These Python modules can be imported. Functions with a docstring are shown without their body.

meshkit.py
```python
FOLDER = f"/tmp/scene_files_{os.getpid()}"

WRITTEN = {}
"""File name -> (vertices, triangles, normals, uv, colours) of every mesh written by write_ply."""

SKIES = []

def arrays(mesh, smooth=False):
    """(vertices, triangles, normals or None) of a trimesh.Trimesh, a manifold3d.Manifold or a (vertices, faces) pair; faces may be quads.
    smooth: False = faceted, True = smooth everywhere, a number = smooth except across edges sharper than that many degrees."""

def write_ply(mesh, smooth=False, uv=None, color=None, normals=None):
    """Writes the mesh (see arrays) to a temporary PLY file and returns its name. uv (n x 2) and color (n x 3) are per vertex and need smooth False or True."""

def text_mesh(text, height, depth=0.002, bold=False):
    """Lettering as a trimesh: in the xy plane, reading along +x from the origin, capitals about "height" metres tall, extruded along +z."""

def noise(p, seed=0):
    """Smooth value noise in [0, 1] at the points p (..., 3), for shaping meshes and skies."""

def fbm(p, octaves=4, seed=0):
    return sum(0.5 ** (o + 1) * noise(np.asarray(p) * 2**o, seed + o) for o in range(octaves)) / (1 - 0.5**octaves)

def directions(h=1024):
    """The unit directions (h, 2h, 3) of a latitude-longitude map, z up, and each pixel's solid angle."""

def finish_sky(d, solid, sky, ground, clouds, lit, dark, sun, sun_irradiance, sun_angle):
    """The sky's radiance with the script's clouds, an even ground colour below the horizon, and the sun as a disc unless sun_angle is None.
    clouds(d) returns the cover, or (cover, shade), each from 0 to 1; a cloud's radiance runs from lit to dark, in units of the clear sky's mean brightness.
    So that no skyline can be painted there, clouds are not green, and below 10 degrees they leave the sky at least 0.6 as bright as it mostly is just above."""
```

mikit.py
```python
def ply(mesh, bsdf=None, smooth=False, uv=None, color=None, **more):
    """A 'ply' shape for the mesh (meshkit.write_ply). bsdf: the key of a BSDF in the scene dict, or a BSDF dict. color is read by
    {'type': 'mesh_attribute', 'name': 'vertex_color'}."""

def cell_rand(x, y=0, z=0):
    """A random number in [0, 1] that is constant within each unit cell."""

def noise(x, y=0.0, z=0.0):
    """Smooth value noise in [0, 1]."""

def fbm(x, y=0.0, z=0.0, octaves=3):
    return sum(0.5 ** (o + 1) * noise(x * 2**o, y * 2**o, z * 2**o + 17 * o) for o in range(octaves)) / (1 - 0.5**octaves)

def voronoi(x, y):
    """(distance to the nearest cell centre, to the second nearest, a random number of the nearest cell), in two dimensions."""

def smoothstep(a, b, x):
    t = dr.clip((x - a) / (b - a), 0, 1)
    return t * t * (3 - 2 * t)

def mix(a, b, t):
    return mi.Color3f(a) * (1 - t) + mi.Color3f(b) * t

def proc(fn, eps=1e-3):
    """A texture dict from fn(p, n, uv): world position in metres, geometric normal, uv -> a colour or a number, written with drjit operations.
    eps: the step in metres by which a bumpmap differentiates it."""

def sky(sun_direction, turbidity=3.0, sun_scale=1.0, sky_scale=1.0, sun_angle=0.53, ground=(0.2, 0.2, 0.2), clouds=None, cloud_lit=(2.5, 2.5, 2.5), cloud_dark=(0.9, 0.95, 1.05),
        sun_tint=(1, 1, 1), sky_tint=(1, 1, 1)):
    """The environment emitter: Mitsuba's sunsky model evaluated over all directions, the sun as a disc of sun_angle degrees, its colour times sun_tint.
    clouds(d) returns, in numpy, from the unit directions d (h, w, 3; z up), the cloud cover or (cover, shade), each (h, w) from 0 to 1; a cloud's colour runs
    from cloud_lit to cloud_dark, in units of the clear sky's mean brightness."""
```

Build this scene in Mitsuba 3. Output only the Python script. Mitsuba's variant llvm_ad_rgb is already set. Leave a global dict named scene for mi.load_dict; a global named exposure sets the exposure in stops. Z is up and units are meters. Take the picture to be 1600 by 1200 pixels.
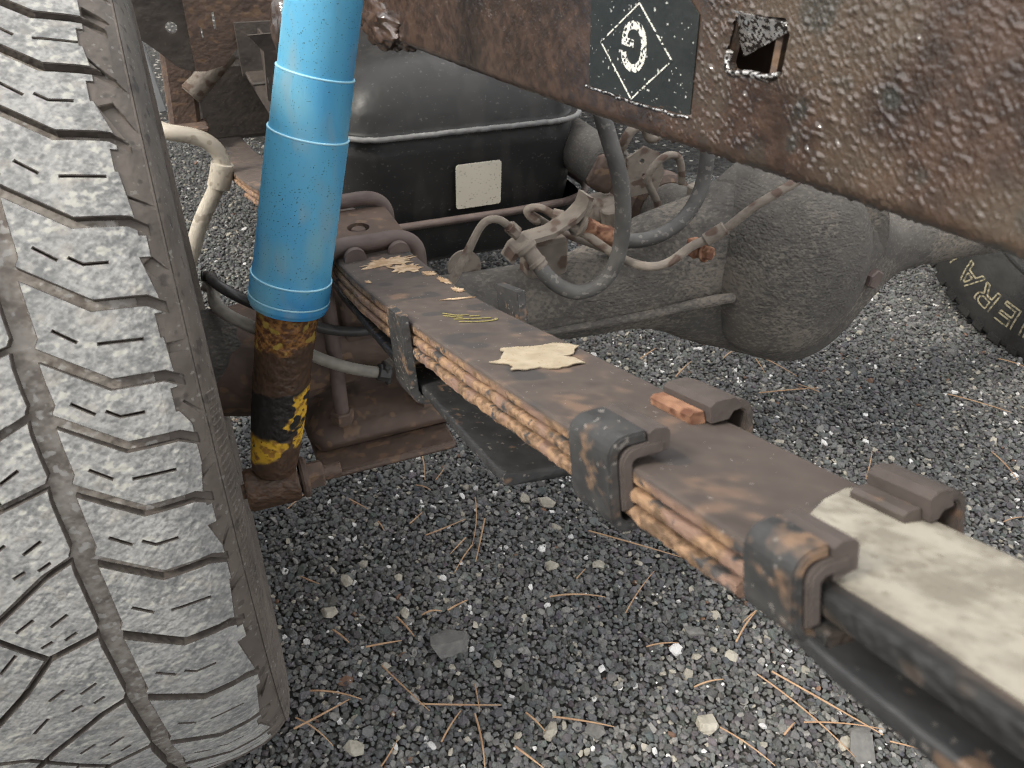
import math, random
import numpy as np, trimesh, mitsuba as mi, drjit as dr
import manifold3d as m3
import shapely.geometry as sg, shapely.ops as so
from shapely import affinity
from scipy.interpolate import CubicSpline
from scipy.spatial import ConvexHull
import mikit, meshkit
from mikit import proc, fbm, noise, voronoi, smoothstep, mix, cell_rand

random.seed(7)
rng = np.random.default_rng(7)
T = mi.ScalarTransform4f
scene, labels = {'type': 'scene'}, {}

# ------------------------------------------------------------------ camera, sky, exposure
CAM = np.array([-.71, -.74, .80]); PITCH, YAW, ROLL = .60, .42, .02
fwd = np.array([math.sin(YAW)*math.cos(PITCH), math.cos(YAW)*math.cos(PITCH), -math.sin(PITCH)])
rgt = np.array([math.cos(YAW), -math.sin(YAW), 0]); upv = np.cross(rgt, fwd)
upv = math.cos(ROLL)*upv - math.sin(ROLL)*rgt
scene['camera'] = {'type': 'thinlens', 'fov': 2*math.degrees(math.atan(800/1209)), 'fov_axis': 'x', 'near_clip': .02, 'far_clip': 200.,
                   'aperture_radius': .0007, 'focus_distance': .70,
                   'to_world': T().look_at(origin=CAM.tolist(), target=(CAM+fwd).tolist(), up=upv.tolist())}
scene['sky'] = mikit.sky((-.70, -.12, .68), turbidity=3, sun_scale=.36, sky_scale=1.0, sun_angle=15, sun_tint=(.84, .96, 1.16), clouds=lambda d: (np.ones(d.shape[:2]), 1-(1+2*np.clip(d[..., 2], 0, 1))/3),
                         cloud_lit=(3.2, 3.2, 3.2), cloud_dark=(.75, .76, .78), ground=(.12, .12, .12))
exposure = 2.88

# ------------------------------------------------------------------ materials
def mat(name, color, rough=.6, bump=None, height=.001, eps=.0006, spec=.5, metallic=0., coat=0., coat_gloss=.8):
    d = {'type': 'principled', 'base_color': proc(color) if callable(color) else ({'type': 'rgb', 'value': list(color)} if isinstance(color, tuple) else color),
         'roughness': proc(rough) if callable(rough) else float(rough), 'specular': spec, 'metallic': metallic}
    if coat: d.update(clearcoat=coat, clearcoat_gloss=coat_gloss)
    if bump is not None:
        d = {'type': 'bumpmap', 'arbitrary': proc(bump, eps), 'scale': height, 'nested': d}
    scene[name] = {'type': 'twosided', 'nested': d}
    return name
def C(*a): return mi.Color3f(*a)
def F3(p, s, o=2): return fbm(p.x*s, p.y*s, p.z*s, min(o, 2))
def N3(p, s): return noise(p.x*s, p.y*s, p.z*s)

def c_tread(p, n, uv):
    a, b, c = F3(p, 60), F3(p+3, 310), F3(p+7, 700, 2)
    top = mix(C(.165, .168, .168), C(.35, .347, .335), smoothstep(.3, .68, .3*a+.4*b+.3*c))
    top = mix(top, C(.44, .435, .385), .7*smoothstep(.56, .72, .6*b+.4*F3(p+5, 90)))
    top = mix(top, C(.33, .30, .26), .3*smoothstep(.60, .78, F3(p+11, 110)))
    side = mix(C(.05, .044, .04), C(.13, .112, .098), F3(p, 240))
    return mix(side, top, dr.clip(uv.x, 0, 1))
M_TREAD = mat('tread_rubber', c_tread, .85, lambda p, n, uv: F3(p, 420, 3), .0009, .0005, .3)
def c_rub(p, n, uv):
    c = mix(C(.085, .073, .064), C(.16, .138, .12), F3(p, 45, 3))
    c = mix(c, C(.25, .24, .22), smoothstep(.7, .82, F3(p+5, 330, 3))*.6)
    return mix(c, C(.045, .04, .037), smoothstep(.66, .76, F3(p+9, 130, 2))*.6)
M_RUB = mat('side_rubber', c_rub, .7, lambda p, n, uv: F3(p, 300, 3), .0006, .0005, .35)
def c_floor(p, n, uv):
    c = mix(C(.17, .148, .13), C(.31, .285, .255), smoothstep(.3, .7, .6*F3(p, 110)+.4*F3(p, 420)))
    return mix(c, C(.44, .43, .41), smoothstep(.60, .74, F3(p+4, 260))*.7)
M_GROOVE = mat('groove_rubber', c_floor, .85, lambda p, n, uv: F3(p, 300, 3), .0015, .0005, .3)
def c_blue(p, n, uv):
    a = F3(p*C2(1, 1, .35), 22, 3)
    c = mix(C(.036, .26, .56), C(.10, .385, .60), smoothstep(.35, .62, a))
    c = mix(c, C(.18, .40, .50), smoothstep(.52, .76, F3(p*C2(1, 1, .45)+3, 34))*.8)
    c = mix(c, C(.26, .36, .40), .45*smoothstep(.52, .74, F3(p*C2(1, 1, .16)+6, 95)*.6+.4*F3(p, 45)))
    sp = F3(p, 900, 1)
    dens = .2*F3(p+2, 16, 2)
    return mix(c, C(.03, .07, .1), smoothstep(.95-dens, .985-dens, sp)*.75)
def C2(x, y, z): return mi.Vector3f(x, y, z)
M_BLUE = mat('blue_plastic', c_blue, lambda p, n, uv: .38+.2*F3(p, 60), lambda p, n, uv: F3(p, 250, 2), .0002, .0005)
def c_lip(p, n, uv): return mix(C(.22, .52, .70), C(.40, .66, .78), F3(p, 90))
M_LIP = mat('pale_blue_edge', c_lip, .4)  # paler blue than the boot, for the rims of its steps
def c_shock(p, n, uv):
    z = p.z
    a, b = F3(p, 70), F3(p+5, 200)
    c = mix(C(.045, .028, .019), C(.10, .055, .032), b)
    # bare rust band under the boot, ragged edge
    band = smoothstep(.424, .432, z+.02*(a-.5))
    rust = mix(C(.10, .042, .018), C(.34, .16, .045), smoothstep(.35, .7, .5*b+.5*F3(p+2, 420)))
    rust = mix(rust, C(.42, .30, .06), smoothstep(.6, .72, F3(p+8, 140))*.8)
    c = mix(c, rust, band)
    # black paint left around the middle; yellow paint flakes: a curl low on the left, a strip up the right
    u = (p.x+.6455-.233*(z-.4615))/.026
    w = F3(p+9, 55)-.5
    w2 = F3(p+1, 160)-.5
    low = smoothstep(.386, .383, z+.012*w)*smoothstep(.330, .338, z+.03*w)
    c = mix(c, C(.02, .018, .017), low)
    zc = z+.014*w+.004*w2-.010*u
    ya = smoothstep(.312, .318, zc)*smoothstep(.350, .343, zc)*smoothstep(.15, -.1, u+2.2*w)
    uu = u+1.3*w+.6*w2+(z-.35)*4
    yb = smoothstep(.40, .50, uu)*smoothstep(1.02, .92, uu)*smoothstep(.318, .323, z+.02*w)*smoothstep(.384, .378, z+.02*w)
    yel = mix(C(.34, .17, .03), C(.66, .40, .035), smoothstep(.32, .5, F3(p+2, 200)))
    return mix(c, yel, dr.maximum(ya, yb)*smoothstep(.20, .27, F3(p+6, 260)))
M_SHOCK = mat('rusty_tube', c_shock, lambda p, n, uv: .35+.4*F3(p, 120), lambda p, n, uv: F3(p, 230, 3), .0022, .0005)
def c_leaf(p, n, uv):
    a, b = F3(p, 28), F3(p+3, 120)
    top = mix(C(.060, .047, .041), C(.100, .080, .069), b)
    top = mix(top, C(.20, .125, .083), .6*smoothstep(.60, .72, .7*a+.3*b))
    top = mix(top, C(.042, .040, .041), .75*smoothstep(.60, .72, F3(p+9, 42)))
    top = mix(top, C(.3, .27, .25), .5*smoothstep(.8, .86, F3(p+5, 500, 2)))
    e = mix(C(.12, .075, .045), C(.32, .20, .12), smoothstep(.3, .68, .5*F3(p+2, 130)+.5*F3(p+2, 420)))
    e = mix(e, C(.22, .14, .105), smoothstep(.48, .62, F3(p+8, 60)))
    e = mix(e, C(.055, .052, .052), smoothstep(.58, .68, .65*F3(p+4, 75)+.35*F3(p+4, 300)))
    e = mix(e, mix(C(.020, .020, .020), C(.06, .048, .04), smoothstep(.60, .76, b)), dr.clip(uv.y, 0, 1))
    return mix(e, top, dr.clip(uv.x, 0, 1))
M_LEAF = mat('leaf_steel', c_leaf, .75, lambda p, n, uv: F3(p, 260, 3)*(1-.7*dr.clip(uv.x, 0, 1)), .0022, .0005)
def c_black(p, n, uv):
    c = mix(C(.02, .021, .023), C(.05, .05, .05), F3(p, 90))
    c = mix(c, C(.18, .115, .075), smoothstep(.60, .72, .6*F3(p+3, 60)+.4*F3(p, 240))*.7)
    return mix(c, C(.2, .18, .16), smoothstep(.72, .82, F3(p+6, 420, 2))*.5)
M_BLACK = mat('black_steel', c_black, lambda p, n, uv: .33+.3*F3(p, 120), lambda p, n, uv: F3(p, 200, 3), .0008, .0005)
def c_clip(p, n, uv):
    c = mix(C(.022, .023, .025), C(.06, .058, .056), F3(p, 90))
    c = mix(c, C(.25, .155, .095), smoothstep(.54, .72, .55*F3(p+13, 60)+.45*F3(p, 240))*.7)
    return mix(c, C(.26, .24, .22), smoothstep(.70, .80, F3(p+6, 420, 2))*.5)
M_CLIP = mat('clip_steel', c_clip, lambda p, n, uv: .38+.3*F3(p, 120), lambda p, n, uv: F3(p, 230, 3), .0009, .0005)
M_PADSTEEL = mat('brown_strap', lambda p, n, uv: mix(mix(C(.05, .042, .038), C(.09, .073, .064), F3(p, 120)), C(.17, .105, .068), smoothstep(.56, .72, .5*F3(p+3, 90)+.5*F3(p, 300))*.6), .6, lambda p, n, uv: F3(p, 260, 2), .0006, .0005)
M_PAD = mat('clip_pad', lambda p, n, uv: mix(C(.062, .051, .047), C(.098, .081, .074), F3(p, 160)), .8, lambda p, n, uv: F3(p, 500, 2), .0003, .0004, .3)
M_ORANGE = mat('flaky_rust', lambda p, n, uv: mix(C(.13, .062, .040), C(.30, .165, .105), smoothstep(.3, .7, F3(p, 150))), .85, lambda p, n, uv: F3(p, 350, 3), .0016, .0005, .2)
def c_beige(p, n, uv):
    c = mix(C(.22, .20, .165), C(.36, .335, .28), smoothstep(.3, .7, .6*F3(p, 75)+.4*F3(p, 330)))
    return mix(c, C(.17, .145, .115), smoothstep(.58, .74, .6*F3(p+4, 130)+.4*F3(p+4, 420))*.6)
M_BEIGE = mat('beige_coat', c_beige, .75, lambda p, n, uv: F3(p, 260, 3), .0006, .0005, .3)
M_FLAKE = mat('tan_flake', lambda p, n, uv: mix(mix(C(.29, .235, .165), C(.42, .36, .27), F3(p, 160)), C(.28, .18, .1), smoothstep(.66, .82, F3(p+4, 620, 2))*.6), .85, lambda p, n, uv: F3(p, 400, 2), .0005, .0004, .2)
def c_rail(p, n, uv):
    a, b = F3(p, 34), F3(p+3, 150)
    c = mix(C(.034, .022, .0175), C(.075, .046, .033), smoothstep(.3, .7, .5*a+.5*b))
    c = mix(c, C(.115, .088, .064), smoothstep(.40, .66, F3(p+6, 20))*.7*smoothstep(-.36, -.46, p.y+.08*(b-.5)))
    c = mix(c, C(.036, .040, .036), smoothstep(.60, .72, F3(p+9, 44))*.7*smoothstep(-.40, -.50, p.y))
    return mix(c, C(.14, .080, .048), smoothstep(.66, .80, .6*F3(p+12, 110)+.4*F3(p, 400))*.5)
M_PATCH = mat('bare_tan_rust', lambda p, n, uv: mix(C(.34, .225, .135), C(.50, .38, .26), smoothstep(.3, .7, F3(p, 190))), .85, lambda p, n, uv: F3(p, 400, 2), .0006, .0004, .2)
M_RAIL = mat('oiled_rust', c_rail, lambda p, n, uv: .10+.2*F3(p, 90), lambda p, n, uv: F3(p, 700, 2), .0003, .0003, 1.0, coat=1., coat_gloss=.97)
M_GLINT = mat('painted_glint_metal', lambda p, n, uv: mix(C(.06, .05, .045), C(.72, .70, .68), smoothstep(.42, .56, F3(p, 620, 2))), lambda p, n, uv: .22+.2*F3(p, 200), lambda p, n, uv: F3(p, 500, 2), .0006, .0003, .6, metallic=.75)  # bright flecks in the colour stand for sky glints on the rail
M_STICK = mat('sticker_black', lambda p, n, uv: mix(mix(C(.018, .021, .021), C(.035, .038, .036), F3(p, 60)), C(.45, .45, .43), smoothstep(.73, .79, F3(p+3, 420, 2))), .4, lambda p, n, uv: F3(p, 350, 2), .0003, .0004)
M_PRINT = mat('white_print', lambda p, n, uv: mix(C(.75, .74, .68), C(.03, .034, .033), smoothstep(.58, .64, F3(p, 620, 2))), .45)
def c_tank(p, n, uv):
    c = mix(C(.016, .016, .017), C(.035, .034, .033), F3(p, 14))
    c = mix(c, C(.045, .043, .041), .5*smoothstep(.5, .7, F3(p*C2(1, 1, .25)+2, 40)))
    return mix(c, C(.1, .095, .09), .6*smoothstep(.74, .82, F3(p, 260, 2)))
M_TANK = mat('tank_plastic', c_tank, lambda p, n, uv: .26+.22*F3(p, 30), lambda p, n, uv: F3(p, 60, 3), .0008, .001, .32)
M_SEAM = mat('highlight_seam', lambda p, n, uv: mix(C(.09, .09, .09), C(.24, .24, .235), F3(p, 130)), .6)  # pale grey paints the sky highlight along the tank seam
M_LABEL = mat('cream_label', lambda p, n, uv: mix(C(.60, .56, .47), C(.30, .26, .2), smoothstep(.66, .76, F3(p, 320, 2))*.7), .6)
def c_axle(p, n, uv):
    c = mix(C(.075, .070, .065), C(.115, .107, .098), F3(p, 60))
    c = mix(c, C(.215, .188, .158), .75*smoothstep(.46, .70, F3(p+4, 13)*.55+.45*F3(p, 260)))
    return mix(c, C(.17, .155, .135), .4*smoothstep(.58, .74, F3(p+8, 330)))
def h_dirt(p, n, uv): return .6*dr.abs(N3(p, 210)-.5)+.7*dr.abs(N3(p+5, 370)-.5)+.3*N3(p, 800)
M_AXLE = mat('caked_iron', c_axle, .85, h_dirt, .0044, .0006, .25)
def c_dust(p, n, uv):
    c = mix(C(.15, .128, .108), C(.26, .225, .19), F3(p, 90))
    return mix(c, C(.09, .055, .042), .8*smoothstep(.56, .7, F3(p+6, 70)))
M_DUST = mat('dusty_metal', c_dust, .8, lambda p, n, uv: F3(p, 260, 3), .0008, .0005, .3)
M_HOSE = mat('hose_rubber', lambda p, n, uv: mix(mix(C(.05, .048, .046), C(.13, .125, .118), F3(p, 60)), C(.24, .22, .2), smoothstep(.62, .74, F3(p+3, 220))*.5), .6, lambda p, n, uv: F3(p, 400, 2), .0003, .0004)
def c_brown(p, n, uv):
    c = mix(C(.065, .045, .037), C(.14, .095, .073), F3(p, 55))
    return mix(c, C(.19, .12, .075), .7*smoothstep(.58, .72, F3(p+3, 95)))
M_BROWN = mat('brown_iron', c_brown, .72, lambda p, n, uv: F3(p, 200, 3), .0012, .0006)
M_UBOLT = mat('ubolt_steel', lambda p, n, uv: mix(C(.085, .062, .056), C(.16, .122, .108), F3(p, 70)), .6, lambda p, n, uv: F3(p, 260, 3), .0006, .0005)
def c_stone(p, n, uv): return mix(mix(C(.36, .315, .25), C(.50, .455, .38), F3(p, 40)), C(.20, .16, .12), smoothstep(.6, .75, F3(p+3, 90))*.6)
M_PIPE = mat('stone_pipe', c_stone, .6, lambda p, n, uv: F3(p, 160, 2), .0005, .0006)
def c_dark(p, n, uv):
    c = mix(C(.035, .030, .027), C(.095, .078, .066), F3(p, 40))
    return mix(c, C(.13, .10, .085), smoothstep(.70, .82, F3(p+3, 170))*.45)
M_DARK = mat('dark_steel', c_dark, .5, lambda p, n, uv: F3(p, 140, 3), .001, .0006)
M_CABLE = mat('black_cable', lambda p, n, uv: mix(C(.02, .02, .022), C(.06, .058, .055), F3(p, 120)), .4)
M_GCABLE = mat('grey_cable', lambda p, n, uv: mix(C(.17, .16, .14), C(.30, .28, .245), F3(p, 130)), .7, lambda p, n, uv: F3(p, 400, 2), .0004, .0004)
M_NEEDLE = mat('dry_needle', lambda p, n, uv: mix(C(.28, .15, .08), C(.50, .34, .21), F3(p, 60)), .7)
M_CHALK = mat('yellow_chalk', lambda p, n, uv: mix(C(.25, .215, .075), C(.11, .09, .055), smoothstep(.5, .62, F3(p, 900, 2))), .9)
M_BTYRE = mat('black_tyre', lambda p, n, uv: mix(C(.016, .016, .016), C(.04, .039, .037), F3(p, 30)), .6, lambda p, n, uv: F3(p, 160, 2), .0006, .001)
M_GOLD = mat('letter_outline', lambda p, n, uv: mix(C(.34, .30, .2), C(.12, .11, .08), smoothstep(.5, .65, F3(p, 180))), .6)
scene['gravel_stone'] = {'type': 'principled', 'base_color': {'type': 'mesh_attribute', 'name': 'vertex_color'}, 'roughness': .7, 'specular': .35}
M_STONE = mat('big_stone', lambda p, n, uv: mix(C(.10, .098, .094), C(.19, .185, .175), F3(p, 150)), .75, lambda p, n, uv: F3(p, 350, 3), .001, .0005)
M_PALE = mat('pale_stone', lambda p, n, uv: mix(C(.24, .22, .175), C(.44, .41, .35), F3(p, 150)), .75, lambda p, n, uv: F3(p, 350, 3), .001, .0005)
def c_ground(p, n, uv):
    d1, d2, r = voronoi(p.x*95, p.y*95)
    c = mix(C(.03, .029, .028), C(.10, .098, .092), r*r)
    c = mix(c, C(.42, .4, .36), smoothstep(.94, .95, r))
    return c
M_GROUND = mat('gravel_bed', c_ground, .85, lambda p, n, uv: smoothstep(.0, .35, voronoi(p.x*95, p.y*95)[1]-voronoi(p.x*95, p.y*95)[0]), .004, .001, .3)
M_HUB = mat('hub_iron', (.06, .045, .038), .7)
M_GREYPANEL = mat('grey_panel', lambda p, n, uv: mix(C(.24, .25, .255), C(.36, .365, .365), F3(p, 30)), .5)

# ------------------------------------------------------------------ helpers
def key_of(name, parent=None):
    base = (parent+'__' if parent else '')+name
    k, i = base, 0
    while k in scene or k in labels or any(x.startswith(k+'__') for x in scene):
        i += 1; k = f'{base}_{i:03d}'
    return k
def thing(name, label, cat, group=None, kind=None):
    k = key_of(name); labels[k] = {'label': label, 'category': cat}
    if group: labels[k]['group'] = group
    if kind: labels[k]['kind'] = kind
    return k
def put(name, mesh, m, parent=None, smooth=35, label=None, kind=None, **kw):
    k = key_of(name, parent)
    scene[k] = mikit.ply(mesh, m, smooth, **kw)
    if label or kind:
        labels[k] = {a: b for a, b in (('label', label), ('kind', kind)) if b}
    return k
def single(name, mesh, m, label, cat, group=None, smooth=35, kind=None):
    k = thing(name, label, cat, group, kind); scene[k] = mikit.ply(mesh, m, smooth); return k
def join(ms): return trimesh.util.concatenate([x if isinstance(x, trimesh.Trimesh) else trimesh.Trimesh(*x, process=False) for x in ms])
def spline(pts, n):
    p = np.asarray(pts, float); d = np.r_[0, np.cumsum(np.linalg.norm(np.diff(p, axis=0), axis=1))]
    return CubicSpline(d, p)(np.linspace(0, d[-1], n))
def tube(pts, r, n=18, res=60, smooth=True, wob=0.):
    """A swept round bar through the points; r a number or one radius per point."""
    p = np.asarray(pts, float)
    if smooth and len(p) > 2:
        d = np.r_[0, np.cumsum(np.linalg.norm(np.diff(p, axis=0), axis=1))]; s = np.linspace(0, d[-1], res)
        q = CubicSpline(d, p)(s); rr = np.interp(s, d, np.broadcast_to(r, len(p)))
    else:
        q, rr = p, np.broadcast_to(np.asarray(r, float), len(p))
    ch = q[-1]-q[0]; ch = ch/max(np.linalg.norm(ch), 1e-12); dev = q-q[0]; dev = np.linalg.norm(dev-np.outer(dev@ch, ch), axis=1).max()
    t = np.gradient(q, axis=0) if dev > 1e-6 else np.tile(ch, (len(q), 1)); t = t/np.linalg.norm(t, axis=1, keepdims=True)
    a = np.array([0, 0, 1.]) if abs(t[0][2]) < .9 else np.array([1., 0, 0])
    V = []
    for i in range(len(q)):
        a = a-t[i]*(a@t[i]); a /= np.linalg.norm(a); b = np.cross(t[i], a)
        ph = np.linspace(0, 2*np.pi, n, endpoint=False)
        ring = q[i]+rr[i]*(np.cos(ph)[:, None]*a+np.sin(ph)[:, None]*b)
        V.append(ring)
    V = np.array(V).reshape(-1, 3)
    if wob: V = V+wob*(np.stack([meshkit.noise(V*220, k) for k in range(3)], -1)-.5)
    m = len(q); F = []
    i = np.arange(m-1)[:, None]*n; j = np.arange(n)[None]; k = (j+1) % n
    F = np.concatenate([np.stack([i+j, i+k, i+n+k], -1).reshape(-1, 3), np.stack([i+j, i+n+k, i+n+j], -1).reshape(-1, 3)])
    c0, c1 = len(V), len(V)+1
    V = np.vstack([V, q[0], q[-1]])
    j = np.arange(n); k = (j+1) % n
    F = np.vstack([F, np.stack([k, j, j*0+c0], -1), np.stack([(m-1)*n+j, (m-1)*n+k, j*0+c1], -1)])
    return trimesh.Trimesh(V, F, process=False)
def rbox(c, size, bev=.003, R=None):
    s = np.asarray(size, float)/2; b = min(bev, .45*min(size)); P = []
    for x in (-1, 1):
        for y in (-1, 1):
            for z in (-1, 1):
                v = s*[x, y, z]; o = np.array([x, y, z])*b
                P += [v-o*[0, 1, 1], v-o*[1, 0, 1], v-o*[1, 1, 0], v-o*.45]
    h = trimesh.convex.convex_hull(np.array(P))
    v = h.vertices if R is None else h.vertices@np.asarray(R).T
    return trimesh.Trimesh(v+np.asarray(c), h.faces, process=False)
def cyl(p0, p1, r, n=28, bev=.15):
    p0, p1 = np.asarray(p0, float), np.asarray(p1, float); d = (p1-p0)/np.linalg.norm(p1-p0); e = min(r*bev, .3*np.linalg.norm(p1-p0))
    return tube([p0, p0+d*1e-6, p0+d*e, p1-d*e, p1-d*1e-6, p1], [r-e, r-e, r, r, r-e, r-e], n, smooth=False)
def frame(o, u, v):
    """World from (a, b, h): origin o, axes u, v and their normal."""
    u = np.asarray(u, float)/np.linalg.norm(u); w = np.cross(u, v); w /= np.linalg.norm(w); v = np.cross(w, u)
    M = np.eye(4); M[:3, 0], M[:3, 1], M[:3, 2], M[:3, 3] = u, v, w, o; return M
def prism(poly, h, M, z0=0.):
    ms = [trimesh.creation.extrude_polygon(g, h, engine='earcut') for g in getattr(poly, 'geoms', [poly])]
    m = join(ms); v = m.vertices.copy(); v[:, 2] += z0
    return trimesh.Trimesh(v@M[:3, :3].T+M[:3, 3], m.faces, process=False)
def bolt(p, d, r=.010, h=.008, shank=0.):
    """A hexagonal bolt head with a washer, its face towards d."""
    p, d = np.asarray(p, float), np.asarray(d, float)/np.linalg.norm(d)
    w = cyl(p, p+d*.0025, r*1.35, 24)
    hx = tube([p+d*.002, p+d*(.002+h*.85), p+d*(.002+h)], [r, r, r*.86], 6, smooth=False)
    return join([w, hx])
def ragged(cx, cy, rx, ry, n, amp, seed):
    g = np.random.default_rng(seed); a = np.linspace(0, 2*np.pi, n, endpoint=False)
    r = 1+amp*(g.random(n)-.5)*2
    return sg.Polygon(np.stack([cx+rx*r*np.cos(a), cy+ry*r*np.sin(a)], -1)).buffer(0)

# ------------------------------------------------------------------ ground, gravel
GX = np.array([-.80, -.80, -.55, .2, 1.35, 1.6, .9, .2, -.2, -.6, -.95, -.95]); GY = np.array([-.1, -.5, -.72, -.75, -.35, .5, 1.05, 1.5, 1.35, 2.3, 2.3, .2])
k = key_of('ground'); g = 40.
bed = trimesh.creation.box(bounds=[[-g, -g, -.2], [g, g, -.0050]])
scene[k] = mikit.ply(bed, M_GROUND); labels[k] = {'label': 'dark gravel yard under the truck', 'category': 'ground', 'kind': 'structure'}
def hull_stone(seed, n=10, flat=.55):
    g = np.random.default_rng(seed); v = g.normal(size=(n, 3)); v /= np.linalg.norm(v, axis=1, keepdims=True)
    for _ in range(12):      # spread the corners evenly
        d = v[:, None]-v[None]; r2 = (d**2).sum(-1)+np.eye(n)*9; v = v+.12*(d/r2[..., None]**1.5).sum(1)/n; v /= np.linalg.norm(v, axis=1, keepdims=True)
    v = np.sign(v)*np.abs(v)**.8
    v *= [1, .60+.38*g.random(), flat*(.75+.5*g.random())]*(.86+.22*g.random((n, 1)))
    h = ConvexHull(v); f = h.simplices.copy()
    for i, s in enumerate(f):
        if np.dot(np.cross(v[s[1]]-v[s[0]], v[s[2]]-v[s[0]]), h.equations[i, :3]) < 0: f[i] = s[::-1]
    return v, f
LIB = [hull_stone(s, 10+s % 4) for s in range(32)]
import shapely
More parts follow.
